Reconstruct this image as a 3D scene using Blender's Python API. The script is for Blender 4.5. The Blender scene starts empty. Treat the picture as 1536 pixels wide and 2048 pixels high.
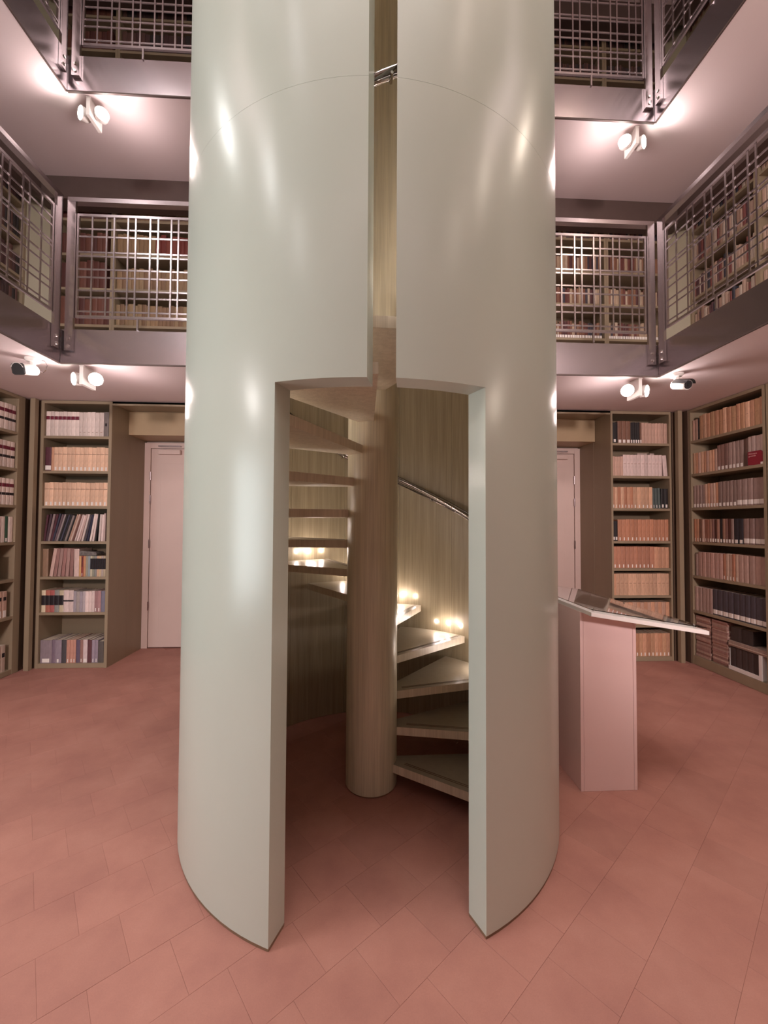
import bpy, bmesh, math, random
from mathutils import Vector, Matrix, Euler
random.seed(11)
scene = bpy.context.scene
COL = scene.collection
PI = math.pi
R = math.radians

# ------------------------------------------------------------------ camera
def setup_camera():
    f, pitch, roll, yaw = 820.0, 0.0269, 0.0048, R(2.8024)
    cd = bpy.data.cameras.new('camera')
    cd.sensor_fit = 'VERTICAL'
    cd.sensor_height = 36.0
    cd.lens = f / 2048 * 36.0
    cd.clip_start = 0.02
    cam = bpy.data.objects.new('camera', cd)
    COL.objects.link(cam)
    fwd0 = Vector((math.sin(yaw), math.cos(yaw), 0))
    rgt0 = Vector((math.cos(yaw), -math.sin(yaw), 0))
    up0 = Vector((0, 0, 1))
    fwd = fwd0 * math.cos(pitch) + up0 * math.sin(pitch)
    upc = up0 * math.cos(pitch) - fwd0 * math.sin(pitch)
    c, s = math.cos(roll), math.sin(roll)
    rgt = rgt0 * c + upc * s
    up = upc * c - rgt0 * s
    m = Matrix((rgt, up, -fwd)).transposed().to_4x4()
    m.translation = Vector((0, 0, 1.5))
    cam.matrix_world = m
    scene.camera = cam
setup_camera()

# ------------------------------------------------------------------ world, exposure, large lights
scene.view_settings.view_transform = 'Standard'
scene.view_settings.look = 'None'
scene.view_settings.exposure = 0.17
scene.view_settings.gamma = 1.0
scene.view_settings.use_curve_mapping = False
w = bpy.data.worlds.new('world')
scene.world = w
w.use_nodes = True
w.node_tree.nodes['Background'].inputs[0].default_value = (1.0, 0.9, 0.86, 1)
w.node_tree.nodes['Background'].inputs[1].default_value = 0.05

LAMP_RGB = (1.0, 0.82, 0.79)
def light(name, kind, loc, energy, rgb, size=0.1, size_y=None, target=None, spot=None, blend=0.5):
    l = bpy.data.lights.new(name, kind)
    l.energy = energy
    l.color = rgb
    if kind == 'AREA':
        l.shape = 'RECTANGLE'
        l.size = size
        l.size_y = size_y or size
    else:
        l.shadow_soft_size = size
    if kind == 'SPOT':
        l.spot_size = R(spot or 90)
        l.spot_blend = blend
    o = bpy.data.objects.new(name, l)
    COL.objects.link(o)
    o.location = loc
    if target is not None:
        d = Vector(target) - Vector(loc)
        o.rotation_euler = d.to_track_quat('-Z', 'Y').to_euler()
    return o
# cool side light added for the pale streak on the tower; no doorway built
light('cool_side_fill', 'AREA', (-3.35, 0.75, 1.45), 50, (0.87, 0.97, 1.0), 1.5, 1.5, (0.0, 1.6, 1.45))
# roof light over the atrium
light('roof_light', 'AREA', (0.05, 0.4, 7.3), 205, (1.0, 0.92, 0.88), 3.2, 1.8, (0.05, 0.4, 0))
# the lamps of the entrance side (same fittings as those in view, behind the viewer)
for lx, ly, e, c in ((-2.55, 0.75, 24, (1.0, 0.95, 0.93)), (2.64, 0.75, 11, (1.0, 0.85, 0.70))):
    light('gallery_lamp_light', 'POINT', (lx, ly, 2.6), e, c, 0.05)
COOLER = (0.96, 0.98, 0.96)
WARM = (1.0, 0.85, 0.70)
for lx, ly, e, c in ((-2.52, 1.7, 16, COOLER), (-2.52, 0.3, 18, COOLER), (-2.52, -1.0, 12, COOLER), (-1.1, -1.66, 3, LAMP_RGB), (0.25, -1.66, 2.5, LAMP_RGB), (1.4, -1.66, 3, LAMP_RGB),
                     (2.60, -0.9, 7, WARM), (2.60, 0.4, 10, WARM), (2.60, 1.7, 11, WARM)):
    light('gallery_lamp_light', 'POINT', (lx, ly, 4.82), e, c, 0.045)
for lx, ly, e, c in ((-2.52, 1.0, 12, COOLER), (-2.52, -0.8, 10, COOLER), (0.7, -1.66, 8, LAMP_RGB), (2.60, 1.0, 10, WARM), (2.60, -0.4, 8, WARM)):
    light('gallery_lamp_light', 'POINT', (lx, ly, 7.05), e, c, 0.045)
# unseen spots added to brighten the far shelves and the lectern
for lx, lz, tx, tz, e in ((-2.3, 2.6, -3.1, 1.6, 420), (2.4, 2.6, 2.6, 1.75, 540), (-2.0, 4.5, -2.1, 3.9, 150), (2.1, 4.5, 2.5, 3.9, 260)):
    light('shelf_fill_spot', 'SPOT', (lx, -1.65, lz), e, LAMP_RGB, 0.22, None, (tx, 4.4, tz), 54, 0.6)

# ------------------------------------------------------------------ materials
MATS = {}
def nodes_of(name):
    m = bpy.data.materials.new(name)
    m.use_nodes = True
    nt = m.node_tree
    return m, nt, nt.nodes['Principled BSDF']
def ramp(nt, fac, stops):
    r = nt.nodes.new('ShaderNodeValToRGB')
    el = r.color_ramp.elements
    while len(el) < len(stops):
        el.new(0.5)
    for e, (p, c) in zip(el, stops):
        e.position = p
        e.color = (*c, 1)
    nt.links.new(fac, r.inputs['Fac'])
    return r.outputs['Color']
def noise(nt, scale, detail=3, rough=0.5, stretch=(1, 1, 1), space='Object'):
    tc = nt.nodes.new('ShaderNodeTexCoord')
    mp = nt.nodes.new('ShaderNodeMapping')
    mp.inputs['Scale'].default_value = stretch
    nt.links.new(tc.outputs[space], mp.inputs['Vector'])
    n = nt.nodes.new('ShaderNodeTexNoise')
    n.inputs['Scale'].default_value = scale
    n.inputs['Detail'].default_value = detail
    n.inputs['Roughness'].default_value = rough
    nt.links.new(mp.outputs['Vector'], n.inputs['Vector'])
    return n.outputs['Fac']
def bump(nt, b, fac, strength, dist=0.002):
    n = nt.nodes.new('ShaderNodeBump')
    n.inputs['Strength'].default_value = strength
    n.inputs['Distance'].default_value = dist
    nt.links.new(fac, n.inputs['Height'])
    nt.links.new(n.outputs['Normal'], b.inputs['Normal'])
def plain(name, rgb, rough=0.5, metal=0.0, var=0.06, scale=8, stretch=(1, 1, 1), bmp=0.0, spec=None):
    m, nt, b = nodes_of(name)
    f = noise(nt, scale, 4, 0.55, stretch)
    lo = tuple(c * (1 - var) for c in rgb)
    hi = tuple(min(1, c * (1 + var)) for c in rgb)
    nt.links.new(ramp(nt, f, [(0.3, lo), (0.7, hi)]), b.inputs['Base Color'])
    b.inputs['Roughness'].default_value = rough
    b.inputs['Metallic'].default_value = metal
    if spec is not None:
        b.inputs['Specular IOR Level'].default_value = spec
    if bmp:
        bump(nt, b, f, bmp)
    MATS[name] = m
    return m
def wood(name, dark, lightc, rough=0.45, bands=True, gain=1.0):
    m, nt, b = nodes_of(name)
    f1 = noise(nt, 34, 4, 0.6, (1, 1, 0.03))
    f2 = noise(nt, 260, 2, 0.6, (1, 1, 0.012))
    mx = nt.nodes.new('ShaderNodeMath'); mx.operation = 'MULTIPLY_ADD'
    mx.inputs[1].default_value = 0.45
    nt.links.new(f2, mx.inputs[0])
    sc = nt.nodes.new('ShaderNodeMath'); sc.operation = 'MULTIPLY'
    sc.inputs[1].default_value = 0.55 * gain
    nt.links.new(f1, sc.inputs[0])
    nt.links.new(sc.outputs[0], mx.inputs[2])
    nt.links.new(ramp(nt, mx.outputs[0], [(0.36, dark), (0.62, lightc)]), b.inputs['Base Color'])
    b.inputs['Roughness'].default_value = rough
    bump(nt, b, f2, 0.08)
    MATS[name] = m
    return m
def emissive(name, rgb, strength):
    m, nt, b = nodes_of(name)
    b.inputs['Base Color'].default_value = (0.9, 0.9, 0.9, 1)
    b.inputs['Emission Color'].default_value = (*rgb, 1)
    b.inputs['Emission Strength'].default_value = strength
    MATS[name] = m
    return m
def brushed(name, rgb, rough, stretch, aniso=0.0):
    m, nt, b = nodes_of(name)
    f = noise(nt, 30, 3, 0.6, stretch)
    nt.links.new(ramp(nt, f, [(0.3, tuple(c * .88 for c in rgb)), (0.7, rgb)]), b.inputs['Base Color'])
    b.inputs['Metallic'].default_value = 1.0
    b.inputs['Roughness'].default_value = rough
    b.inputs['Anisotropic'].default_value = aniso
    if aniso:
        tg = nt.nodes.new('ShaderNodeTangent'); tg.direction_type = 'RADIAL'; tg.axis = 'Z'
        nt.links.new(tg.outputs[0], b.inputs['Tangent'])
        b.inputs['Anisotropic Rotation'].default_value = 0.0
    MATS[name] = m
    return m

PAINT = plain('green_paint', (0.59, 0.645, 0.57), 0.26, 0, 0.015, 3)
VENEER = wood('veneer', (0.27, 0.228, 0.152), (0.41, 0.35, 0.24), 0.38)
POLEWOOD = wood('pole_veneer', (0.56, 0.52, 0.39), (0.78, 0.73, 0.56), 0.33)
TREADTOP = plain('tread_top', (0.33, 0.29, 0.22), 0.32, 0, 0.05, 30)
NOSING = wood('tread_nosing', (0.60, 0.53, 0.41), (0.78, 0.70, 0.56), 0.35)
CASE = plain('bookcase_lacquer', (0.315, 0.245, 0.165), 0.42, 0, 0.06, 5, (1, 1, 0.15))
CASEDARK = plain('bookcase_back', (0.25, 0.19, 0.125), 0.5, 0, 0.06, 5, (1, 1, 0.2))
SLAT = plain('dark_slat', (0.12, 0.075, 0.05), 0.5, 0, 0.15, 60, (1, 1, 0.05))
SOFFIT = plain('soffit_paint', (0.82, 0.70, 0.71), 0.6, 0, 0.01, 2)
WALLP = plain('wall_paint', (0.62, 0.52, 0.47), 0.7, 0, 0.03, 2)
DOORP = plain('door_paint', (0.70, 0.54, 0.49), 0.45, 0, 0.02, 3)
STEEL = brushed('brushed_steel', (0.43, 0.37, 0.385), 0.22, (0.4, 0.4, 20), 0.7)
STEELBAR = brushed('steel_bar', (0.48, 0.42, 0.43), 0.24, (4, 4, 4))
CHROME = brushed('chrome', (0.75, 0.72, 0.70), 0.10, (1, 1, 1))
RAILM = brushed('dark_chrome', (0.30, 0.27, 0.26), 0.12, (1, 1, 1))
HEADER = plain('niche_header', (0.44, 0.32, 0.19), 0.5, 0, 0.05, 4)
DARKWOOD = plain('dark_cornice', (0.095, 0.062, 0.055), 0.5, 0, 0.08, 6)
BRASS = plain('skirting', (0.24, 0.15, 0.09), 0.5, 0, 0.1, 20)
CREAM = plain('cream_panel', (0.36, 0.32, 0.225), 0.5, 0, 0.03, 4)
WHITE = plain('white_lacquer', (0.84, 0.79, 0.76), 0.4, 0, 0.01, 4)
PEDESTAL = plain('pedestal_lacquer', (0.85, 0.63, 0.61), 0.4, 0, 0.02, 3)
BLACK = plain('black_plastic', (0.02, 0.02, 0.022), 0.3, 0, 0.1, 10)
LENS = plain('lens_glass', (0.03, 0.025, 0.03), 0.08, 0, 0.1, 10)
GROUT = plain('grout', (0.35, 0.152, 0.12), 0.9, 0, 0.1, 20)
LABEL = plain('paper_label', (0.90, 0.84, 0.80), 0.7, 0, 0.05, 200)
PAGES = plain('page_block', (0.62, 0.52, 0.42), 0.8, 0, 0.15, 300, (1, 1, 0.02))
LAMPGLOW = emissive('lamp_glow', (1.0, 0.93, 0.84), 22)
LEDGLOW = emissive('led_glow', (1.0, 0.86, 0.80), 120)

def tile_material():
    m, nt, b = nodes_of('floor_tile')
    oi = nt.nodes.new('ShaderNodeObjectInfo')
    geo = nt.nodes.new('ShaderNodeNewGeometry')
    def wn(scale, detail, rough):
        n = nt.nodes.new('ShaderNodeTexNoise')
        n.inputs['Scale'].default_value = scale
        n.inputs['Detail'].default_value = detail
        n.inputs['Roughness'].default_value = rough
        nt.links.new(geo.outputs['Position'], n.inputs['Vector'])
        return n.outputs['Fac']
    f = wn(3.2, 7, 0.62)
    f2 = wn(190, 3, 0.7)
    base = ramp(nt, f, [(0.30, (0.345, 0.148, 0.118)), (0.52, (0.405, 0.183, 0.142)), (0.72, (0.445, 0.212, 0.167))])
    hsv = nt.nodes.new('ShaderNodeHueSaturation')
    mr = nt.nodes.new('ShaderNodeMapRange')
    mr.inputs['To Min'].default_value = 0.96
    mr.inputs['To Max'].default_value = 1.04
    nt.links.new(oi.outputs['Random'], mr.inputs['Value'])
    mul = nt.nodes.new('ShaderNodeMath'); mul.operation = 'MULTIPLY_ADD'
    mul.inputs[1].default_value = 0.22
    nt.links.new(f2, mul.inputs[0])
    sub = nt.nodes.new('ShaderNodeMath'); sub.operation = 'SUBTRACT'
    sub.inputs[1].default_value = 0.11
    nt.links.new(mr.outputs[0], sub.inputs[0])
    nt.links.new(sub.outputs[0], mul.inputs[2])
    nt.links.new(mul.outputs[0], hsv.inputs['Value'])
    nt.links.new(base, hsv.inputs['Color'])
    nt.links.new(hsv.outputs['Color'], b.inputs['Base Color'])
    b.inputs['Roughness'].default_value = 0.62
    bump(nt, b, f2, 0.12, 0.001)
    return m
TILE = tile_material()
def glass_material():
    m, nt, b = nodes_of('acrylic_sheet')
    b.inputs['Base Color'].default_value = (0.97, 0.97, 0.97, 1)
    b.inputs['Transmission Weight'].default_value = 1.0
    b.inputs['Roughness'].default_value = 0.02
    b.inputs['IOR'].default_value = 1.3
    return m
ACRYLIC = glass_material()
_cov = {}
def cover(rgb, rough=0.62):
    k = tuple(round(c, 3) for c in rgb)
    if k in _cov:
        return _cov[k]
    m, nt, b = nodes_of('book_cover')
    oi = nt.nodes.new('ShaderNodeObjectInfo')
    mr = nt.nodes.new('ShaderNodeMapRange')
    mr.inputs['To Min'].default_value = 0.80
    mr.inputs['To Max'].default_value = 1.12
    nt.links.new(oi.outputs['Random'], mr.inputs['Value'])
    f = noise(nt, 60, 4, 0.6, (1, 1, 0.25))
    lo = tuple(c * 0.86 for c in rgb); hi = tuple(min(1, c * 1.12) for c in rgb)
    col = ramp(nt, f, [(0.3, lo), (0.7, hi)])
    hsv = nt.nodes.new('ShaderNodeHueSaturation')
    nt.links.new(mr.outputs[0], hsv.inputs['Value'])
    nt.links.new(col, hsv.inputs['Color'])
    nt.links.new(hsv.outputs['Color'], b.inputs['Base Color'])
    b.inputs['Roughness'].default_value = rough
    _cov[k] = m
    return m

# ------------------------------------------------------------------ mesh helpers
class MB:
    def __init__(self):
        self.v = []; self.f = []; self.m = []
    def add(self, vs, fs, mi=0):
        b = len(self.v)
        self.v += [tuple(p) for p in vs]
        for f in fs:
            self.f.append(tuple(b + i for i in f)); self.m.append(mi)
    def box(self, x0, x1, y0, y1, z0, z1, mi=0):
        self.add([(x0, y0, z0), (x1, y0, z0), (x1, y1, z0), (x0, y1, z0), (x0, y0, z1), (x1, y0, z1), (x1, y1, z1), (x0, y1, z1)],
                 [(0, 3, 2, 1), (4, 5, 6, 7), (0, 1, 5, 4), (1, 2, 6, 5), (2, 3, 7, 6), (3, 0, 4, 7)], mi)
        return self
    def cbox(self, x0, x1, y0, y1, z0, z1, c=0.002, mi=0):
        """a box with its vertical edges and top edges chamfered"""
        pts = [(x0 + c, y0), (x1 - c, y0), (x1, y0 + c), (x1, y1 - c), (x1 - c, y1), (x0 + c, y1), (x0, y1 - c), (x0, y0 + c)]
        ins = [(min(max(x, x0 + c), x1 - c), min(max(y, y0 + c), y1 - c)) for x, y in pts]
        n = 8
        vs = [(x, y, z0) for x, y in pts] + [(x, y, z1 - c) for x, y in pts] + [(x, y, z1) for x, y in ins]
        fs = [tuple(range(n - 1, -1, -1)), tuple(range(2 * n, 3 * n))]
        for r in range(2):
            for i in range(n):
                j = (i + 1) % n
                fs.append((r * n + i, r * n + j, r * n + n + j, r * n + n + i))
        self.add(vs, fs, mi)
        return self
    def prism(self, poly, z0, z1, mi=0):
        n = len(poly)
        self.add([(x, y, z0) for x, y in poly] + [(x, y, z1) for x, y in poly],
                 [tuple(range(n - 1, -1, -1)), tuple(range(n, 2 * n))] + [(i, (i + 1) % n, n + (i + 1) % n, n + i) for i in range(n)], mi)
        return self
    def tube(self, path, r, n=10, mi=0, cap=True):
        P = [Vector(p) for p in path]
        rings = []
        for i, p in enumerate(P):
            t = (P[min(i + 1, len(P) - 1)] - P[max(i - 1, 0)]).normalized()
            a = t.orthogonal() if abs(t.z) > 0.95 else t.cross(Vector((0, 0, 1)))
            a.normalize(); b = t.cross(a)
            rr = r[i] if isinstance(r, (list, tuple)) else r
            rings.append([p + (a * math.cos(2 * PI * k / n) + b * math.sin(2 * PI * k / n)) * rr for k in range(n)])
        vs = [v for ring in rings for v in ring]
        fs = []
        for i in range(len(P) - 1):
            for k in range(n):
                l = (k + 1) % n
                fs.append((i * n + k, (i + 1) * n + k, (i + 1) * n + l, i * n + l))
        if cap:
            fs.append(tuple(range(n))); fs.append(tuple(range(len(vs) - 1, len(vs) - n - 1, -1)))
        self.add(vs, fs, mi)
        return self
    def sector(self, cx, cy, r0, r1, a0, a1, z0, z1, step=3.0, mi=0):
        n = max(1, int(math.ceil(abs(a1 - a0) / step)))
        vs, fs = [], []
        for i in range(n + 1):
            a = R(a0 + (a1 - a0) * i / n); c, s = math.cos(a), math.sin(a)
            vs += [(cx + r0 * c, cy + r0 * s, z0), (cx + r1 * c, cy + r1 * s, z0), (cx + r1 * c, cy + r1 * s, z1), (cx + r0 * c, cy + r0 * s, z1)]
        for i in range(n):
            b = 4 * i; d = b + 4
            fs += [(b, d, d + 1, b + 1), (b + 1, d + 1, d + 2, b + 2), (b + 2, d + 2, d + 3, b + 3), (b + 3, d + 3, d, b)]
        e = 4 * n
        fs += [(0, 1, 2, 3), (e + 3, e + 2, e + 1, e)]
        self.add(vs, fs, mi)
        return self
    def build(self, name, mats, parent=None, smooth=None, loc=None):
        if not isinstance(mats, (list, tuple)):
            mats = [mats]
        base = Vector(parent['_w']) if parent is not None else Vector((0, 0, 0))
        org = Vector(loc) if loc is not None else base
        me = bpy.data.meshes.new(name)
        me.from_pydata([tuple(Vector(p) - org) for p in self.v], [], self.f)
        for mt in mats:
            me.materials.append(mt)
        me.polygons.foreach_set('material_index', self.m)
        bm = bmesh.new(); bm.from_mesh(me)
        bmesh.ops.remove_doubles(bm, verts=bm.verts, dist=1e-6)
        bmesh.ops.recalc_face_normals(bm, faces=bm.faces)
        if smooth:
            for fc in bm.faces:
                fc.smooth = True
            for ed in bm.edges:
                if len(ed.link_faces) != 2 or ed.calc_face_angle(0) > R(smooth):
                    ed.smooth = False
        bm.to_mesh(me); bm.free()
        o = bpy.data.objects.new(name, me)
        COL.objects.link(o)
        o['_w'] = tuple(org)
        o.location = org - base
        if parent is not None:
            o.parent = parent
        return o
def tag(o, label=None, cat=None, group=None, kind=None):
    if label: o['label'] = label
    if cat: o['category'] = cat
    if group: o['group'] = group
    if kind: o['kind'] = kind
    return o
def thing(name, loc, label, cat, group=None):
    o = bpy.data.objects.new(name, None)
    COL.objects.link(o)
    o.empty_display_size = 0.05
    o.location = loc
    o['_w'] = tuple(loc)
    return tag(o, label, cat, group)
def struct(mb, name, mat, smooth=None, parent=None):
    o = mb.build(name, mat, parent, smooth)
    o['kind'] = 'structure'
    return o
def copy_part(src, parent, offset):
    c = src.copy(); COL.objects.link(c)
    c.parent = parent
    c.location = Vector(src.location) + Vector(offset)
    c['_w'] = tuple(Vector(src['_w']) + Vector(offset))
    return c

# ------------------------------------------------------------------ key dimensions (metres)
CX, CY = 0.0514, 2.4188            # axis of the stair tower
RO, RI = 1.004, 0.903
POLE_R = 0.1474
XC = 0.045                          # middle of the room
VX0, VX1, VY1, VY0 = -2.415, 2.496, 3.34, -1.56   # edges of the void
S1, F1 = 2.755, 3.03                # first gallery: soffit, top of its fascia
S2, F2 = 4.975, 5.272
S3 = 7.2
BY = 4.385                          # front of the bookcases on the back wall
BXL, BXR = -3.445, 3.56             # fronts of the bookcases on the side walls
DOOR_A0, DOOR_A1 = 248.0, 293.4     # door opening of the tower, degrees
SLIT_A0, SLIT_A1 = 267.5, 273.3
DOOR_Z = 2.008

# ------------------------------------------------------------------ floor
def build_floor():
    fl = struct(MB().box(-3.9, 4.0, -3.0, 5.2, -0.08, -0.0016), 'floor', GROUT)
    ang = R(38.4)
    u = Vector((math.cos(ang), math.sin(ang), 0)); v = Vector((-math.sin(ang), math.cos(ang), 0))
    TW, TH, gap = 0.2430, 0.2305, 0.0003
    mb = MB()
    hx, hy, c = TW / 2 - gap, TH / 2 - gap, 0.0005
    pts = [(-hx, -hy), (hx, -hy), (hx, hy), (-hx, hy)]
    ins = [(x * (1 - c / hx), y * (1 - c / hy)) for x, y in pts]
    mb.add([(x, y, -0.002) for x, y in pts] + [(x, y, -0.0005) for x, y in pts] + [(x, y, 0) for x, y in ins],
           [(8, 9, 10, 11)] + [(i, (i + 1) % 4, 4 + (i + 1) % 4, 4 + i) for i in range(4)] + [(4 + i, 4 + (i + 1) % 4, 8 + (i + 1) % 4, 8 + i) for i in range(4)])
    spots = []
    for j in range(-40, 41):
        for i in range(-40, 41):
            n0 = 0.49 + TH * (j + 0.5)
            u0 = 0.059 + TW * (i + 0.5 + (0.5 if j % 2 else 0.0)) + TW / 2
            p = u * u0 + v * n0
            if -3.55 < p.x < 3.65 and 0.35 < p.y < 5.1:
                if p.y > 4.5 and not (-2.75 < p.x < -1.5 or 1.6 < p.x < 2.85):
                    continue
                if (p.x < -3.40 or p.x > 3.52):
                    continue
                spots.append(p)
    # tiles within the field of view first, nearest first
    def key(p):
        seen = p.y > 0.9 and abs(p.x - 0.05 * p.y) < 0.97 * p.y + 0.15
        hid = (p.x - CX) ** 2 + (p.y - CY) ** 2 < 0.72 ** 2
        return (0 if seen else 1, p.y + (1.0 if hid else 0))
    spots.sort(key=key)
    proto = None
    rest = MB()
    lips = list(mb.v), list(mb.f)
    for k, p in enumerate(spots):
        dz = random.uniform(-0.0003, 0.0)
        if k < 300:
            if proto is None:
                proto = mb.build('tile', TILE, fl)
                proto['kind'] = 'structure'
                t = proto
            else:
                t = proto.copy(); COL.objects.link(t); t.parent = fl
            t.location = (p.x, p.y, dz)
            t.rotation_euler = (0, 0, ang)
        else:
            vs = [(Vector((0, 0, q[2] + dz)) + u * q[0] + v * q[1] + p) for q in lips[0]]
            rest.add(vs, lips[1])
    o = rest.build('tiles', TILE, fl)
    o['kind'] = 'stuff'
build_floor()

# ------------------------------------------------------------------ shell of the room
def build_shell():
    struct(MB().box(-3.9, 4.0, 5.08, 5.2, 0, 7.6), 'wall_back', WALLP)
    struct(MB().box(-3.95, -3.80, -3.1, 5.2, 0, 7.6), 'wall_left', WALLP)
    struct(MB().box(3.92, 4.05, -3.1, 5.2, 0, 7.6), 'wall_right', WALLP)
    struct(MB().box(-3.9, 4.0, -3.1, -3.0, 0, 7.6), 'wall_front', WALLP)
    # galleries: soffits
    for k, (s, f) in enumerate(((S1, F1 - 0.06), (S2, F2 - 0.06))):
        mb = MB()
        t = 0.012
        mb.box(-3.8, CX - 0.42, VY1 + t, 5.08, s + 0.004, f)
        mb.box(CX + 0.42, 3.92, VY1 + t, 5.08, s + 0.004, f)
        mb.box(CX - 0.42, CX + 0.42, 3.43, 5.08, s + 0.004, f)
        mb.box(-3.8, VX0 - t, -3.0, VY1 + t, s + 0.004, f)
        mb.box(VX1 + t, 3.92, -3.0, VY1 + t, s + 0.004, f)
        mb.box(VX0 - t, VX1 + t, -3.0, VY0 - t, s + 0.004, f)
        struct(mb, 'ceiling_gallery', SOFFIT)
    struct(MB().box(-3.9, 4.0, -3.0, 5.2, 7.5, 7.6), 'ceiling', SOFFIT)
    mb = MB()
    mb.box(-3.8, 3.92, VY1, 5.08, S3, S3 + 0.25); mb.box(-3.8, VX0, -3.0, VY1, S3, S3 + 0.25)
    mb.box(VX1, 3.92, -3.0, VY1, S3, S3 + 0.25); mb.box(VX0, VX1, -3.0, VY0, S3, S3 + 0.25)
    struct(mb, 'ceiling_upper', SOFFIT)
    # steel fascias with a dark bottom edge
    n = 1
    t = 0.012
    gap = 0.985
    for s, f in ((S1, F1), (S2, F2)):
        for bx in ((VX0 + 0.002, VX1 - 0.002, VY1, VY1 + t), (VX0 - t, VX0, VY0, VY1 - 0.0), (VX1, VX1 + t, VY0, VY1 - 0.0), (VX0 + 0.002, VX1 - 0.002, VY0 - t, VY0)):
            mb = MB()
            if bx[0] > VX0 and bx[2] > 3:    # the back fascia stops at the tower on both sides
                half = math.sqrt(RO ** 2 - (VY1 - CY) ** 2) + 0.003
                mb.box(bx[0], CX - half, bx[2], bx[3], s + 0.006, f)
                mb.box(CX + half, bx[1], bx[2], bx[3], s + 0.006, f)
                lip = MB().box(bx[0], CX - half, bx[2] - 0.004, bx[3], s - 0.004, s + 0.0055).box(CX + half, bx[1], bx[2] - 0.004, bx[3], s - 0.004, s + 0.0055)
            else:
                mb.box(bx[0], bx[1], bx[2], bx[3], s + 0.006, f)
                lip = MB().box(bx[0], bx[1], bx[2], bx[3], s - 0.004, s + 0.0055)
            o = struct(mb, 'trim_%d' % n, STEEL)
            struct(lip, 'bottom_edge', DARKWOOD, None, o)
            n += 1
    # dark cornices above the gallery bookcases
    for s in (S2, S3):
        mb = MB()
        mb.box(-3.30, 3.42, 4.19, 4.37, s - 0.225, s + 0.003)
        mb.box(BXL - 0.02, BXL + 0.19, -1.5, 4.19, s - 0.225, s + 0.003)
        mb.box(BXR - 0.19, BXR + 0.02, -1.5, 4.19, s - 0.225, s + 0.003)
        struct(mb, 'trim_%d' % n, DARKWOOD); n += 1
    # cream panels across the back corners of the galleries
    for s, e in ((F1 - 0.06, S2), (F2 - 0.06, S3)):
        for sg, xa, xb in ((-1, BXL, BXL + 0.205), (1, BXR, BXR - 0.205)):
            xo = xa + sg * 0.02
            poly = [(xa, 4.265), (xb, BY), (xb, BY + 0.02), (xo, BY + 0.02), (xo, 4.265)]
            struct(MB().prism(poly, s, e - 0.003), 'trim_%d' % n, CREAM); n += 1
    # door niches of the ground floor: side panels, header, door
    for k, sg in ((1, -1), (2, 1)):
        xs = XC + sg * 2.675            # outer side of the niche
        xi = XC + sg * 1.62
        a, b = sorted((xs, xs + sg * 0.02))
        mb = MB().box(a, b, BY + 0.3405, 5.08, 0, S1)
        struct(mb, 'wall_niche_%s' % ('left' if sg < 0 else 'right'), CASE)
        a, b = sorted((xs, xi))
        struct(MB().box(a + 0.001, b - 0.001, 4.69, 5.078, 2.471, 2.733), 'trim_%d' % n, HEADER); n += 1
        struct(MB().box(a + 0.001, b - 0.001, BY, 4.69, 2.734, 2.752).box(a + .001, b - .001, BY, BY + 0.022, 2.715, 2.752), 'trim_%d' % n, CASE); n += 1
        # door
        dr = MB()
        fx0, fx1 = xs, xs - sg * 0.072
        for p, q in ((fx0, fx1), (xi + sg * 0.0, xi + sg * 0.072)):
            a, b = sorted((p, q)); dr.box(a + 0.001, b - 0.001, 5.03, 5.079, 0.001, 2.45)
        a, b = sorted((fx1, xi + sg * 0.072))
        dr.box(a, b, 5.03, 5.079, 2.385, 2.45)
        d = struct(dr, 'door_%d' % k, DOORP)
        leaf = struct(MB().box(a + 0.004, b - 0.004, 5.04, 5.078, 0.012, 2.38), 'door_leaf', DOORP, None, d)
        pm = MB()
        pm.cbox(a + 0.12, b - 0.12, 5.0365, 5.041, 1.28, 2.20, 0.002).cbox(a + 0.12, b - 0.12, 5.0365, 5.041, 0.15, 1.16, 0.002)
        struct(pm, 'raised_field', DOORP, None, leaf)
        for hz in (2.0, 1.72, 1.19, 0.45):
            x = fx1 - sg * 0.001
            struct(MB().tube([(x, 5.03, hz), (x, 5.03, hz + 0.10)], 0.009, 8), 'hinge', STEEL, 40, d)
        c0, c1 = sorted((fx1 - sg * 0.10, fx1 - sg * 0.36))
        struct(MB().cbox(c0, c1, 4.99, 5.04, 2.31, 2.365, 0.006), 'door_closer', DOORP, None, leaf)
        struct(MB().box(c0 - 0.0, c1 + 0.0, 4.995, 5.03, 2.40, 2.412), 'closer_arm', STEEL, None, d)
        hx = xi + sg * 0.14
        struct(MB().tube([(hx, 5.04, 1.05), (hx, 4.985, 1.05), (hx + sg * -0.0 + sg * 0.11, 4.985, 1.05)], 0.009, 8), 'door_handle', STEEL, 40, leaf)
    # solid centre between the two niches, behind the tower
    struct(MB().box(XC - 1.62, XC + 1.62, BY, 5.08, 0, S1), 'wall_centre', CASE)
    # plain wood along the side walls nearer than the modelled bookcases
    struct(MB().box(-3.80, BXL, -3.0, 2.6, 0, S1), 'wall_side_left', CASE)
    struct(MB().box(BXR, 3.92, -3.0, 2.6, 0, S1), 'wall_side_right', CASE)
    # gallery side walls nearer than the modelled bookcases
    for s, e in ((F1 - .06, S2), (F2 - .06, S3)):
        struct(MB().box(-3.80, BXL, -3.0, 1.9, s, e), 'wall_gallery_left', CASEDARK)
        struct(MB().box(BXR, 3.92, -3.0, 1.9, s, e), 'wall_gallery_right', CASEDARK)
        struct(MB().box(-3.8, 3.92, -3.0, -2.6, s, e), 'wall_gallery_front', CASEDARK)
        struct(MB().box(XC - 1.70, XC + 1.70, BY, 5.08, s, e), 'wall_gallery_centre', CASEDARK)
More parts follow.
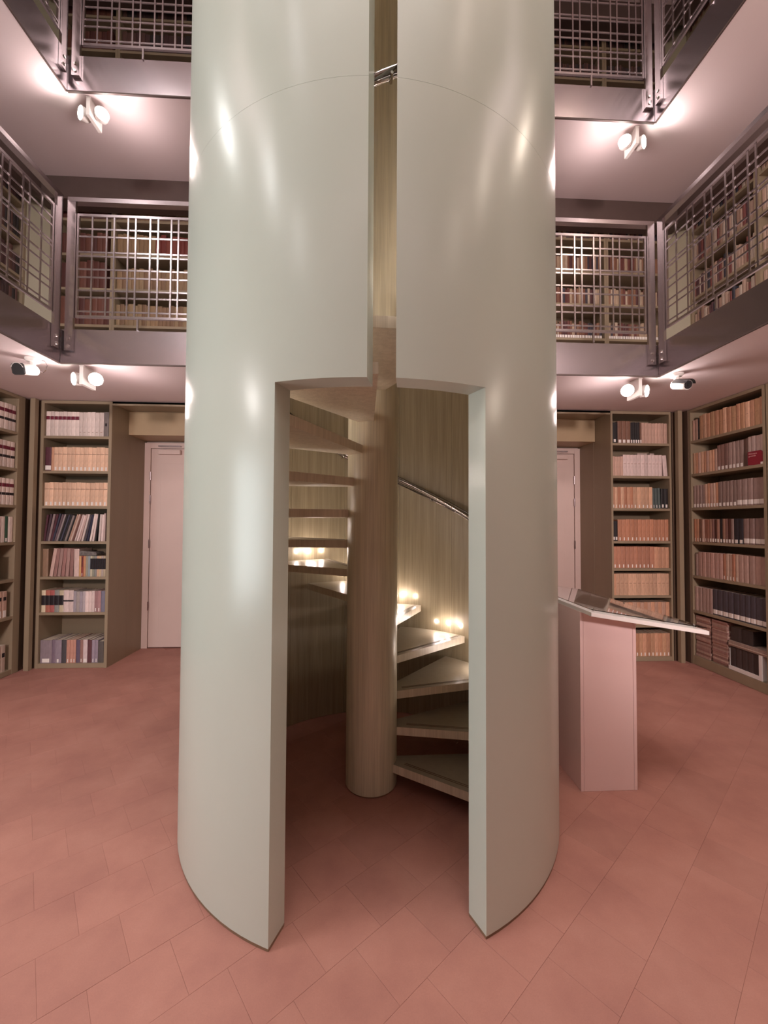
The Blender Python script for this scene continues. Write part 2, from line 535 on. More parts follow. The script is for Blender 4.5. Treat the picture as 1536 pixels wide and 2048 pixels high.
    # corner posts and dark slats of the ground floor
    for sg in (-1, 1):
        X = lambda d: XC + sg * d
        mb = MB()
        def bx(x0, x1, y0, y1, z0=0.03, z1=S1):
            a, b = sorted((X(x0), X(x1))); mb.box(a, b, y0, y1, z0, z1)
        bx(3.398, 3.445, 4.318, 4.365, 0.0)
        o = struct(mb, 'trim_%d' % n, CASE); n += 1
        mb = MB()
        bx(3.39, 3.9, 4.40, 4.75, 0.0)
        bx(3.505, 3.9, 4.315, 4.40, 0.0)
        for q in range(3):
            bx(3.452 + q * 0.016, 3.460 + q * 0.016, 4.372, 4.40)
        struct(mb, 'corner_slats', SLAT, None, o)
build_shell()

# ------------------------------------------------------------------ stair tower
def build_tower():
    t = thing('stair_tower', (CX, CY, 0), 'tall pale green round stair tower with a doorway and a narrow slit above it', 'stair tower')
    def shell(z1, z0, hole, name, lab=None):
        mb = MB()
        a0, a1 = SLIT_A1 - 360.0, SLIT_A0
        stops = [a0 + (a1 - a0) * i / 120 for i in range(121)]
        stops += [DOOR_A1 - 360, DOOR_A0]
        stops = sorted(set(round(s, 4) for s in stops))
        def col(a0, a1, zb):
            mb.sector(CX, CY, RI, RO, a0, a1, zb, z1, 90)
        # build as one closed skin: outer, inner, bottoms, tops, ends
        def P(a, r, z):
            if r < RO and abs(a - SLIT_A0) < 1e-3: a = SLIT_A0 + 1.1      # the slit is cut slightly askew
            if r < RO and abs(a - (SLIT_A1 - 360)) < 1e-3: a = SLIT_A1 - 360 + 1.1
            return (CX + r * math.cos(R(a)), CY + r * math.sin(R(a)), z)
        for i in range(len(stops) - 1):
            p, q = stops[i], stops[i + 1]
            mid = (p + q) / 2
            in_door = hole and (mid < DOOR_A1 - 360 or mid > DOOR_A0)
            zs = [z0, DOOR_Z, z1] if hole else [z0, z1]
            segs = [(zs[j], zs[j + 1]) for j in range(len(zs) - 1)]
            if in_door:
                segs = segs[1:]
            for (lo, hi) in segs:
                mb.add([P(p, RO, lo), P(q, RO, lo), P(q, RO, hi), P(p, RO, hi)], [(0, 1, 2, 3)])
                mb.add([P(p, RI, lo), P(q, RI, lo), P(q, RI, hi), P(p, RI, hi)], [(3, 2, 1, 0)])
            lo = segs[0][0]
            mb.add([P(p, RI, lo), P(q, RI, lo), P(q, RO, lo), P(p, RO, lo)], [(0, 1, 2, 3)])
            mb.add([P(p, RI, z1), P(q, RI, z1), P(q, RO, z1), P(p, RO, z1)], [(3, 2, 1, 0)])
        def end(a, lo, hi):
            mb.add([P(a, RI, lo), P(a, RO, lo), P(a, RO, hi), P(a, RI, hi)], [(0, 1, 2, 3)])
        if hole:
            end(SLIT_A1 - 360, DOOR_Z, z1); end(SLIT_A0, DOOR_Z, z1)
            end(DOOR_A1 - 360, z0, DOOR_Z); end(DOOR_A0, z0, DOOR_Z)
        else:
            end(SLIT_A1 - 360, z0, z1); end(SLIT_A0, z0, z1)
        return mb.build(name, PAINT, t, 30)
    shell(3.0895, 0.012, True, 'lower_shell')
    shell(7.19, 3.0905, False, 'upper_shell')
    MB().sector(CX, CY, RI, RO - 0.002, DOOR_A1 - 360, DOOR_A0, 0, 0.0115, 3).build('skirting', BRASS, t, 30)
    # veneer lining in panels
    edges = [DOOR_A1 - 360 + 0.6]
    while edges[-1] + 29 < DOOR_A0 - 14:
        edges.append(edges[-1] + 28.2)
    edges[-1] = DOOR_A0 - 0.6
    proto = None
    for a, b in zip(edges[:-1], edges[1:]):
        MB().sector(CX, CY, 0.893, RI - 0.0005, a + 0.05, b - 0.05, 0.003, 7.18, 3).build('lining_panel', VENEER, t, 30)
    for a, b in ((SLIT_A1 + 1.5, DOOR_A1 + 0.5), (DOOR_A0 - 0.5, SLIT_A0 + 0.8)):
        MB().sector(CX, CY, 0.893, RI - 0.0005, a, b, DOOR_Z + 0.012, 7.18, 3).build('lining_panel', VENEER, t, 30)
build_tower()

# ------------------------------------------------------------------ spiral staircase
def build_stair():
    st = thing('spiral_staircase', (CX, CY, 0), 'veneered spiral staircase winding round a central pole inside the green tower', 'staircase')
    mb = MB()
    n = 56
    ring = [(CX + POLE_R * math.cos(2 * PI * i / n), CY + POLE_R * math.sin(2 * PI * i / n)) for i in range(n)]
    mb.prism(ring, 0.008, 7.15)
    mb.build('central_pole', POLEWOOD, st, 30)
    MB().prism([(CX + (x - CX) * 0.97, CY + (y - CY) * 0.97) for x, y in ring], 0, 0.008).build('pole_foot', BRASS, st, 30)
    Z0, RISE, A0, TURN, SPAN, TH = 0.145, 0.179, -35.0, 24.5, 35.5, 0.046
    proto = None
    led0 = None
    for k in range(38):
        z = Z0 + RISE * k
        a = A0 + TURN * k
        mb = MB()
        r0, r1 = POLE_R - 0.004, 0.872
        mb.sector(CX, CY, r0, r1, a, a + SPAN, z - TH, z, 3)
        for i, f in enumerate(mb.f):
            pass
        tr = mb.build('tread', [TREADTOP, NOSING], st, 30)
        for pl in tr.data.polygons:
            pl.material_index = 0 if pl.normal.z > 0.5 else 1
        # anti-slip groove strips behind the nosing
        gs = MB()
        c, s = math.cos(R(a)), math.sin(R(a))
        d = Vector((c, s, 0)); nn = Vector((-s, c, 0))
        for off in (0.035, 0.047):
            p0 = Vector((CX, CY, 0)) + d * 0.20 + nn * off
            p1 = Vector((CX, CY, 0)) + d * 0.86 + nn * off
            w = nn * 0.0022
            gs.add([(*(p0 - w).xy, z + .0003), (*(p1 - w).xy, z + .0003), (*(p1 + w).xy, z + .0003), (*(p0 + w).xy, z + .0003),
                    (*(p0 - w).xy, z + .0012), (*(p1 - w).xy, z + .0012), (*(p1 + w).xy, z + .0012), (*(p0 + w).xy, z + .0012)],
                   [(0, 3, 2, 1), (4, 5, 6, 7), (0, 1, 5, 4), (1, 2, 6, 5), (2, 3, 7, 6), (3, 0, 4, 7)])
        gs.build('nosing_strip', SLAT, tr)
        # wall lights over the back of the tread
        if k >= 2:
            for da in (3.4, 10.2, 16.6):
                am = (a + da) % 360
                if SLIT_A0 - 2 < am < SLIT_A1 + 2:
                    continue
                aa = R(a + da)
                dd = Vector((math.cos(aa), math.sin(aa), 0))
                p = Vector((CX, CY, z + 0.066)) + dd * 0.8925
                led = MB().tube([p, p - dd * 0.006], 0.0105, 10, 0).build('step_light', LEDGLOW, tr, 40)
            if SLIT_A0 - 2 < (a + 10.2) % 360 < SLIT_A1 + 2:
                continue
            aa = R(a + 10.2)
            q = Vector((CX, CY, z + 0.068)) + Vector((math.cos(aa), math.sin(aa), 0)) * 0.80
            l = light('step_light_beam', 'POINT', q, 0.95, (1.0, 0.80, 0.70), 0.012)
    # small cable hook under the second tread
    a = R(A0 + TURN + 1.0)
    p = Vector((CX, CY, Z0 + RISE - TH)) + Vector((math.cos(a), math.sin(a), 0)) * 0.49
    MB().tube([p + Vector((0, 0, 0.002)), p + Vector((0, 0, -0.008)), p + Vector((0.006, 0, -0.016)), p + Vector((0.003, 0, -0.026)), p + Vector((-0.004, 0, -0.024))], 0.0013, 6).build('cable_hook', STEEL, st, 40)
    # handrail on the lining: round tube with a thin light rail below it
    def helix(rad, dz, a0, a1, step=4.0):
        nst = int((a1 - a0) / step)
        out = []
        for i in range(nst + 1):
            a = a0 + (a1 - a0) * i / nst
            z = 1.555 + (a - 34.6) * 0.00725 + dz
            out.append((CX + rad * math.cos(R(a)), CY + rad * math.sin(R(a)), z))
        return out
    rail = MB().tube(helix(0.845, 0.0, -22, 620), 0.021, 12).build('handrail', RAILM, st, 40)
    MB().tube(helix(0.862, -0.035, -20, 620), 0.006, 8).build('light_rail', RAILM, st, 40)
    for i in range(27):
        a = -15 + i * 24.0
        z = 1.555 + (a - 34.6) * 0.00725
        c, s = math.cos(R(a)), math.sin(R(a))
        P = lambda r, dz: (CX + r * c, CY + r * s, z + dz)
        MB().tube([P(0.845, -0.015), P(0.850, -0.045), P(0.893, -0.050)], 0.006, 8).build('rail_bracket', CHROME, st, 40)
build_stair()

# ------------------------------------------------------------------ gallery railings
VP = [0.0, 0.10, 0.21, 0.27, 0.37, 0.43, 0.545, 0.605, 0.715, 0.82, 0.93, 0.99, 1.10]
HZ = [3.178, 3.292, 3.349, 3.455, 3.52, 3.627, 3.66, 3.786, 3.848]
def railing(name, p0, p1, dz, label, out_sign, group=None):
    """steel mesh railing between plan points p0 and p1 (along x or along y), standing on the fascia"""
    p0 = Vector((*p0, 0)); p1 = Vector((*p1, 0))
    L = (p1 - p0).length
    d = (p1 - p0).normalized()
    alongx = abs(d.x) > 0.5
    t = thing(name, (p0.x, p0.y, F1 + dz), label, 'railing', group)
    def bar(n, a0, a1, z0, z1, th, off=0.0, mat=STEELBAR):
        if alongx:
            x0, x1 = sorted((p0.x + d.x * a0, p0.x + d.x * a1)); y = p0.y + off
            mb = MB().box(x0, x1, y - th / 2, y + th / 2, z0 + dz, z1 + dz)
        else:
            y0, y1 = sorted((p0.y + d.y * a0, p0.y + d.y * a1)); x = p0.x + off
            mb = MB().box(x - th / 2, x + th / 2, y0, y1, z0 + dz, z1 + dz)
        return mb.build(n, mat, t)
    # end posts: flat bars bolted to the fascia face
    for a0, a1 in ((0.0, 0.062), (L - 0.062, L)):
        bar('post', a0, a1, 2.85, 4.05, 0.022, -0.013 * out_sign)
        for bz in (2.885, 2.945):
            c = p0 + d * ((a0 + a1) / 2)
            if alongx:
                q0 = (c.x, c.y - 0.030 * out_sign, bz + dz); q1 = (c.x, c.y - 0.022 * out_sign, bz + dz)
            else:
                q0 = (c.x - 0.030 * out_sign, c.y, bz + dz); q1 = (c.x - 0.022 * out_sign, c.y, bz + dz)
            MB().tube([q0, q1], 0.011, 8).build('bolt', CHROME, t, 40)
    bar('top_rail', 0.0, L, 4.05, 4.085, 0.05)
    bar('panel_rail', 0.066, L - 0.066, 3.945, 3.965, 0.016)
    bar('panel_rail', 0.066, L - 0.066, 3.122, 3.142, 0.016)
    bar('panel_stile', 0.066, 0.082, 3.142, 3.945, 0.016)
    bar('panel_stile', L - 0.082, L - 0.066, 3.142, 3.945, 0.016)
    # woven mesh: uprights in front, cross bars behind, unequal spacing
    span = L - 0.17
    v0 = bar('upright_bar', 0.085 + 0.092, 0.085 + 0.104, 3.140, 3.947, 0.006, -0.0032 * out_sign)
    x = 0.10
    steps = [0.112, 0.058, 0.108, 0.060, 0.114, 0.062, 0.104, 0.056]
    i = 0
    cur = 0.0
    while x + steps[i % 8] < span - 0.04:
        x += steps[i % 8]; i += 1
        copy_part(v0, t, d * (x - 0.10))
    h0 = bar('cross_bar', 0.082, L - 0.082, HZ[0] - 0.006, HZ[0] + 0.006, 0.006, 0.0032 * out_sign)
    for z in HZ[1:]:
        copy_part(h0, t, (0, 0, z - HZ[0]))
    # middle foot
    for a in ([L * 0.42] if L < 1.3 else [L * 0.27, L * 0.73]):
        bar('foot', a, a + 0.014, 3.031, 3.122, 0.010, -0.006 * out_sign)
    return t
half = math.sqrt(RO ** 2 - (VY1 - CY) ** 2)
for lev, dz in (('first', 0.0), ('upper', S2 - S1 + 0.015)):
    railing('gallery_railing', (-2.37, VY1), (CX - half - 0.012, VY1), dz, 'steel mesh railing of the %s gallery, beside the tower on the hinged door side' % lev, 1)
    railing('gallery_railing', (CX + half + 0.012, VY1), (2.462, VY1), dz, 'steel mesh railing of the %s gallery, beside the tower above the lectern' % lev, 1)
    railing('gallery_railing', (VX0, 3.30), (VX0, 1.30), dz, 'steel mesh railing along the side of the %s gallery above the banded white volumes' % lev, -1)
    railing('gallery_railing', (VX1, 3.30), (VX1, 1.30), dz, 'steel mesh railing along the side of the %s gallery above the red shelf sign' % lev, 1)

# ------------------------------------------------------------------ bookcases
def bookcase(name, frame, x0, x1, stile, shelves, top_z, depth, label, base_z=0.0, rail=(0.03, 0.0), th=0.027):
    """frame: function (x, y, z) -> world, x along the front, y into the wall"""
    o = frame(x0, 0, base_z)
    t = thing(name, o, label, 'bookcase')
    def part(n, a0, a1, b0, b1, c0, c1, m=CASE):
        p, q = Vector(frame(a0, b0, c0)), Vector(frame(a1, b1, c1))
        lo = Vector(map(min, p, q)); hi = Vector(map(max, p, q))
        return MB().box(lo.x, hi.x, lo.y, hi.y, lo.z, hi.z).build(n, m, t)
    part('side_panel', x0, x0 + stile, 0, depth, base_z, top_z)
    part('side_panel', x1 - stile, x1, 0, depth, base_z, top_z)
    part('back_panel', x0 + stile, x1 - stile, depth - 0.012, depth, base_z + 0.02, top_z, CASEDARK)
    part('top_panel', x0 + stile, x1 - stile, 0.0, depth - 0.012, top_z - rail[0], top_z)
    for k, z in enumerate(shelves):
        last = k == len(shelves) - 1 and base_z == 0.0
        part('plinth' if last else 'shelf', x0 + stile, x1 - stile, 0.002, depth - 0.012, (base_z + 0.002 if last else z - th), z)
    return t
DEP = 0.34
back_frame = lambda x, y, z: (x, BY + y, z)
left_frame = lambda x, y, z: (BXL - y, x, z)      # x runs away from the viewer
right_frame = lambda x, y, z: (BXR + y, -x, z)    # x runs towards the viewer
SH = [2.388, 2.025, 1.661, 1.296, 0.932, 0.567, 0.048]
SHR = [2.40, 2.036, 1.676, 1.315, 1.015, 0.716, 0.395, 0.048]
SHS = [2.408, 2.047, 1.680, 1.316, 0.952, 0.580, 0.095]
case_a = bookcase('bookcase', back_frame, -3.342, -2.6302, 0.030, SH, S1, DEP, 'tall olive bookcase beside the door niche with dark slanting magazines on its middle shelf')
case_b = bookcase('bookcase', back_frame, 2.722, 3.414, 0.022, SHR, S1, DEP, 'tall olive bookcase behind the lectern full of terracotta and tan journals')
case_c = bookcase('bookcase', left_frame, 3.50, 4.312, 0.075, SH, S1, DEP, 'tall olive bookcase of white volumes with red and black bands')
case_d = bookcase('bookcase', right_frame, -4.315, -3.455, 0.026, SHS, S1, DEP, 'tall olive bookcase with a red sign on its second shelf')
for sg, fr, a, b in ((-1, left_frame, 2.62, 3.49), (1, right_frame, -3.445, -2.61)):
    bookcase('bookcase', fr, a, b, 0.03, SH if sg < 0 else SHS, S1, DEP, 'empty olive bookcase nearer the entrance, next to the %s' % ('banded white volumes' if sg < 0 else 'bookcase with the red sign'))
GS = [4.695, 4.322, 3.955, 3.567, 3.20]
gal_cases = []
for lev, dz in (('first', 0.0), ('upper', S2 - S1)):
    sh = [z + dz for z in GS]
    top = S2 + dz - 0.003 if dz == 0 else S3 - 0.003
    bz = F1 - 0.06 + dz
    for fr, a, b, lab in ((back_frame, -3.24, -2.660, 'outer gallery bookcase of maroon folios, %s gallery, hinged door side'),
                          (back_frame, -2.658, -1.66, 'gallery bookcase of tan and red spines beside the tower, %s gallery'),
                          (back_frame, 1.75, 2.690, 'gallery bookcase of small brown volumes beside the tower, %s gallery, lectern side'),
                          (back_frame, 2.692, 3.355, 'outer gallery bookcase of small brown volumes, %s gallery, lectern side'),
                          (left_frame, 1.95, 3.10, 'dark gallery bookcase on the side wall, %s gallery, above the banded volumes, entrance end'),
                          (left_frame, 3.102, 4.262, 'dark gallery bookcase on the side wall, %s gallery, above the banded volumes, corner end'),
                          (right_frame, -4.262, -3.495, 'gallery bookcase on the side wall, %s gallery, above the red sign, corner end'),
                          (right_frame, -3.493, -1.95, 'gallery bookcase on the side wall, %s gallery, above the red sign, entrance end')):
        bookcase('bookcase', fr, a, b, 0.024, sh, top, 0.30, lab % lev, bz)
        gal_cases.append((fr, a + 0.026, b - 0.026, sh, lev, lab))

# ------------------------------------------------------------------ books
ORD = 'first second third fourth fifth sixth seventh eighth ninth tenth eleventh twelfth thirteenth fourteenth fifteenth sixteenth seventeenth eighteenth nineteenth twentieth'.split()
ORD += ['twenty-' + o for o in ORD[:9]] + ['thirtieth']
def book_mesh(mb, w, h, d, t=0.0025, M=None, mi=(0, 1)):
    """boards and spine as one U, page block set inside; spine on y = 0"""
    hw = w / 2
    t = min(t, hw * 0.35)
    rs = min(0.004, hw * 0.5)
    U = [(-hw, d), (-hw, rs), (-hw * 0.5, 0.0), (hw * 0.5, 0.0), (hw, rs), (hw, d), (hw - t, d), (hw - t, rs + t), (-hw + t, rs + t), (-hw + t, d)]
    n = len(U)
    vs = [(x, y, 0) for x, y in U] + [(x, y, h) for x, y in U]
    fs = [(i, (i + 1) % n, n + (i + 1) % n, n + i) for i in range(n)]
    for cap in ((0, 1, 8, 9), (1, 2, 3, 4, 7, 8), (4, 5, 6, 7)):
        fs.append(tuple(reversed(cap))); fs.append(tuple(n + i for i in cap))
    tr = (lambda p: M @ Vector(p)) if M is not None else (lambda p: p)
    mb.add([tr(p) for p in vs], fs, mi[0])
    b = [(-hw + t, rs + t, 0.003), (hw - t, rs + t, 0.003), (hw - t, d - 0.003, 0.003), (-hw + t, d - 0.003, 0.003)]
    b += [(x, y, h - 0.003) for x, y, z in b]
    mb.add([tr(p) for p in b], [(0, 3, 2, 1), (4, 5, 6, 7), (0, 1, 5, 4), (2, 3, 7, 6)], mi[1])
def plate(w, z0, z1):
    """a paper label following the spine"""
    hw = w / 2
    pts = [(-hw, 0.0035), (-hw * 0.5, -0.0006), (hw * 0.5, -0.0006), (hw, 0.0035)]
    vs = [(x, y, z0) for x, y in pts] + [(x, y, z1) for x, y in pts]
    vs += [(x * 0.98, y + 0.0008, z0) for x, y in pts] + [(x * 0.98, y + 0.0008, z1) for x, y in pts]
    fs = []
    for b in (0, 8):
        fs += [(b, b + 1, b + 5, b + 4), (b + 1, b + 2, b + 6, b + 5), (b + 2, b + 3, b + 7, b + 6)]
    fs += [(0, 1, 9, 8), (1, 2, 10, 9), (2, 3, 11, 10), (4, 5, 13, 12), (5, 6, 14, 13), (6, 7, 15, 14), (0, 4, 12, 8), (3, 7, 15, 11)]
    m = MB(); m.add(vs, fs); return m
BOOKS = [0]
def place_book(frame_fn, ang, x, z, w, h, d, rgb, setback, lean, label, group, labels=(), name='book'):
    mb = MB()
    book_mesh(mb, w, h, d)
    g = sum(rgb) / 3
    rgb = tuple(min(0.88, (c * 0.90 + g * 0.10) * (1.16 if g > 0.15 else 0.9)) for c in rgb)
    o = mb.build(name, [cover(rgb), PAGES])
    # pivot: lower corner on the side it leans to
    off = Vector((0, 0, 0))
    if lean:
        cx = w / 2 if lean > 0 else -w / 2
        rot = Euler((0, lean, 0)).to_matrix()
        off = Vector((cx, 0, 0)) - rot @ Vector((cx, 0, 0))
    Rz = Matrix.Rotation(ang, 3, 'Z')
    o.rotation_euler = Euler((0, lean, ang))
    o.location = Vector(frame_fn(x, setback, z)) + Rz @ off + Vector((0, 0, 0.0005))
    tag(o, label, 'book', group)
    BOOKS[0] += 1
    for (z0, z1, m, wf) in labels:
        c = plate(w * wf, z0, z1).build('spine_label' if m is LABEL else 'spine_band', m)
        c.parent = o
    return o
def shelf_row(frame_fn, ang, x0, x1, z, items, where, group, ref, setback=0.018, fill=True, rev=False):
    """items: dicts n, w, h, d, rgb, desc, labels, lean; packed from x0 to x1; labels count from the reference end"""
    seq = []
    for it in items:
        for k in range(it.get('n', 1)):
            q = dict(it); q['w'] = it['w'] * random.uniform(0.86, 1.14); q['h'] = it['h'] + random.uniform(-it.get('vh', 0.003), it.get('vh', 0.003))
            seq.append(q)
    if fill:
        tot = sum(q['w'] for q in seq) + 0.0006 * len(seq)
        gaps = sum(q.get('gap', 0) for q in seq)
        k = (x1 - x0 - gaps) / tot
        for q in seq: q['w'] *= k
    x = x0
    N = len(seq)
    for i, q in enumerate(seq):
        x += q.get('gap', 0)
        idx = N - 1 - i if rev else i
        label = '%s, %s from %s, %s' % (q['desc'], ORD[idx], ref, where)
        rgb = q['rgb']
        if isinstance(rgb, list): rgb = rgb[i % len(rgb)]
        d = q.get('d', 0.17)
        place_book(frame_fn, ang, x + q['w'] / 2, z, q['w'], q['h'], d, rgb, setback + random.uniform(0, 0.004), q.get('lean', 0), label, group, q.get('labels', ()))
        x += q['w'] + 0.0006

LB = (0.006, 0.040, LABEL, 0.9)        # call-number sticker at the foot of a spine
LBs = (0.006, 0.040, LABEL, 0.45)
MAROON = plain('maroon_band', (0.16, 0.012, 0.035), 0.5, 0, 0.1, 30)
INK = plain('black_band', (0.015, 0.010, 0.014), 0.5, 0, 0.1, 30)
TITLE = plain('title_line', (0.36, 0.20, 0.13), 0.6, 0, 0.1, 30)
c_white = (0.74, 0.62, 0.57); c_pinkw = (0.70, 0.55, 0.52); c_tan = (0.68, 0.41, 0.26); c_cream = (0.74, 0.475, 0.315)
c_terra = (0.50, 0.215, 0.115); c_terra2 = (0.56, 0.29, 0.17); c_brown = (0.25, 0.12, 0.075); c_mauve = (0.36, 0.25, 0.22); c_black = (0.022, 0.018, 0.02)
c_maroon = (0.13, 0.03, 0.05); c_slate = (0.085, 0.07, 0.09); c_teal = (0.11, 0.15, 0.145); c_pinktan = (0.55, 0.35, 0.27)

# --- bookcase A: beside the niche
A0x, A1x = -3.310, -2.672
RA = 'corner post'
def rowA(k, items, shelf, **kw):
    shelf_row(back_frame, 0.0, A0x + 0.003, A1x - 0.004, SH[k], items, shelf + ' shelf, bookcase beside niche', 'books in the bookcase beside the niche', RA, **kw)
band1 = (0.172, 0.208, MAROON, 0.98)
rowA(0, [dict(n=8, w=0.042, h=0.257, rgb=c_white, desc='white volume with maroon band', labels=(band1,)), dict(n=6, w=0.04, h=0.254, rgb=c_white, desc='plain white volume', labels=((0.04, 0.044, TITLE, 0.8),)), dict(n=1, w=0.05, h=0.256, rgb=(0.22, 0.18, 0.17), desc='grey folder', labels=((0.11, 0.14, INK, 0.7),))], 'top')
tl = (0.172, 0.178, TITLE, 0.96)
rowA(1, [dict(n=1, w=0.066, h=0.245, rgb=c_maroon, desc='thick maroon volume', labels=((0.010, 0.055, LABEL, 0.95),)), dict(n=1, w=0.026, h=0.247, rgb=c_terra2, desc='thin tan volume'), dict(n=13, w=0.044, h=0.248, rgb=c_cream, desc='cream journal volume', labels=(tl, (0.006, 0.042, LABEL, 0.7)))], 'second')
rowA(2, [dict(n=14, w=0.046, h=0.244, rgb=c_cream, desc='cream journal volume', labels=(tl, (0.006, 0.042, LABEL, 0.7)))], 'third')
# slanting magazines, shelf 4
def leaning_row():
    n = 27
    h = 0.285
    cols = [c_maroon, (0.10, 0.05, 0.07), (0.30, 0.22, 0.22), c_maroon, (0.05, 0.05, 0.09), (0.16, 0.10, 0.12), (0.36, 0.30, 0.30), c_black, (0.06, 0.06, 0.10), c_black, (0.30, 0.24, 0.22), c_black, (0.45, 0.28, 0.2), (0.5, 0.36, 0.3), (0.2, 0.08, 0.06), c_pinkw, c_pinkw, (0.6, 0.42, 0.38), c_white, c_slate, (0.03, 0.03, 0.07), c_white, c_pinkw, c_black, c_white, c_pinkw, (0.6, 0.45, 0.42)]
    names = ['maroon', 'dark plum', 'greyish', 'maroon', 'navy', 'plum', 'grey', 'black', 'navy', 'black', 'grey', 'black', 'tan', 'tan', 'rust', 'pinkish', 'pinkish', 'pink', 'white', 'slate', 'navy', 'white', 'pinkish', 'black', 'white', 'pinkish', 'pink']
    lean = [R(3 + 15 * math.sin(PI * min(1, (i + 1) / 26.0) ** 0.85)) for i in range(n)]
    lean = [min(l, R(17)) for l in lean]
    lean[-3:] = [R(3), R(2), R(1)]
    ws = [random.uniform(0.012, 0.018) for _ in range(n)]
    # bottom spacing so that neither feet nor heads collide
    xs = [0.0]
    for i in range(1, n):
        p = ws[i] / math.cos(lean[i]) + 0.0008 + max(0, h * (math.sin(lean[i - 1]) - math.sin(lean[i]))) * 1.03
        xs.append(xs[-1] + p)
    avail = A1x - A0x - 0.012
    foot = sum(ws[i] / math.cos(lean[i]) for i in range(n))
    k = (avail - (xs[-1] + ws[0] - foot) - 0.004) / foot
    ws = [w_ * k for w_ in ws]
    xs = [0.0]
    for i in range(1, n):
        p = ws[i] / math.cos(lean[i]) + 0.0006 + max(0, h * (math.sin(lean[i - 1]) - math.sin(lean[i]))) * 1.03
        xs.append(xs[-1] + p)
    for i in range(n):
        x = A0x + 0.004 + xs[i] + ws[0] / 2
        if x + ws[i] / 2 + h * math.sin(lean[i]) > A1x - 0.001:
            lean[i] = max(0.0, math.asin(max(0.0, (A1x - 0.002 - x - ws[i] / 2) / h)))
            if x + ws[i] / 2 > A1x - 0.003: break
        place_book(back_frame, 0.0, x, SH[3], ws[i], h + random.uniform(-0.012, 0.006), 0.2, cols[i], 0.02, lean[i],
                   'thin slanting %s magazine, %s from %s, fourth shelf, bookcase beside niche' % (names[i], ORD[i], RA), 'slanting magazines in the bookcase beside the niche', (), 'magazine')
leaning_row()
# shelf 5: mixed
blk = (0.075, 0.185, INK, 1.0)
x = A0x + 0.003
z5 = SH[4]
mix5 = [(0.056, 0.285, (0.34, 0.20, 0.12), 0, 'brown volume', ())]
for i in range(6):
    mix5.append((random.uniform(0.026, 0.036), 0.29, [(0.52, 0.34, 0.29), (0.30, 0.15, 0.13), (0.40, 0.24, 0.21), (0.34, 0.16, 0.14), (0.42, 0.24, 0.21), (0.3, 0.15, 0.13)][i], R(8.0 - i * 1.3), 'slanting dusty pink folder', ()))
mix5.append((0.05, 0.285, (0.56, 0.40, 0.36), 0, 'pale worn folder', ()))
cols = [((0.62, 0.35, 0.14), 'orange', ()), ((0.34, 0.06, 0.045), 'red', ((0.10, 0.2, INK, 0.6), (0.006, 0.035, LABEL, 0.5))), ((0.55, 0.26, 0.12), 'orange red', ()), ((0.28, 0.26, 0.20), 'grey green', ()), ((0.30, 0.35, 0.38), 'pale blue', ()), ((0.55, 0.50, 0.36), 'cream', (blk,)), ((0.26, 0.26, 0.20), 'olive', (blk,)), ((0.30, 0.29, 0.28), 'grey', (blk,)), ((0.58, 0.36, 0.22), 'apricot', (blk,)), ((0.62, 0.46, 0.28), 'yellow', (blk,)), ((0.50, 0.40, 0.36), 'beige', (blk,)), ((0.52, 0.42, 0.28), 'buff', (blk,))]
used = 0.056 + 0.004
px = x
lst = 0
for i, (w_, h_, rgb, ln, ds, lb) in enumerate(mix5):
    if i == 1:
        px += 0.012
    extra = 0
    place_book(back_frame, 0, px + w_ / 2, z5, w_, h_, 0.2, rgb, 0.02, ln, '%s, %s from %s, fifth shelf, bookcase beside niche' % (ds, ORD[i], RA), 'books in the bookcase beside the niche', lb)
    nxt = mix5[i + 1][3] if i + 1 < len(mix5) else 0
    px += w_ / math.cos(ln) + 0.001 + max(0, 0.29 * (math.sin(ln) - math.sin(nxt)))
rem = A1x - 0.003 - px
wd = rem / len(cols) - 0.0006
for i, (rgb, ds, lb) in enumerate(cols):
    place_book(back_frame, 0, px + wd / 2, z5, wd, 0.212, 0.16, rgb, 0.02, 0, '%s paperback, %s from %s, fifth shelf, bookcase beside niche' % (ds, ORD[i + len(mix5)], RA), 'books in the bookcase beside the niche', lb)
    px += wd + 0.0006
# shrink-wrapped bundle lying on the paperbacks of shelf 5
bm_ = MB()
bx0 = A1x - 0.003 - rem + 0.002
WRAP = plain('grey_wrap', (0.20, 0.18, 0.17), 0.22, 0, 0.4, 40)
prof = [(0, 0), (0.168, 0), (0.172, 0.008), (0.172, 0.020), (0.158, 0.034), (0.015, 0.044), (0.004, 0.036), (0.0, 0.02)]
vs = [(bx0 + a, BY + 0.022, z5 + 0.2165 + b * 1.1) for a, b in prof] + [(bx0 + a * 0.96, BY + 0.165, z5 + 0.2165 + b) for a, b in prof]
n_ = len(prof)
bm_.add(vs, [tuple(range(n_)), tuple(range(2 * n_ - 1, n_ - 1, -1))] + [(i, (i + 1) % n_, n_ + (i + 1) % n_, n_ + i) for i in range(n_)])
tag(bm_.build('wrapped_bundle', WRAP, None, 50), 'shiny grey wrapped bundle lying on top of paperbacks in the bookcase beside the niche', 'bundle')
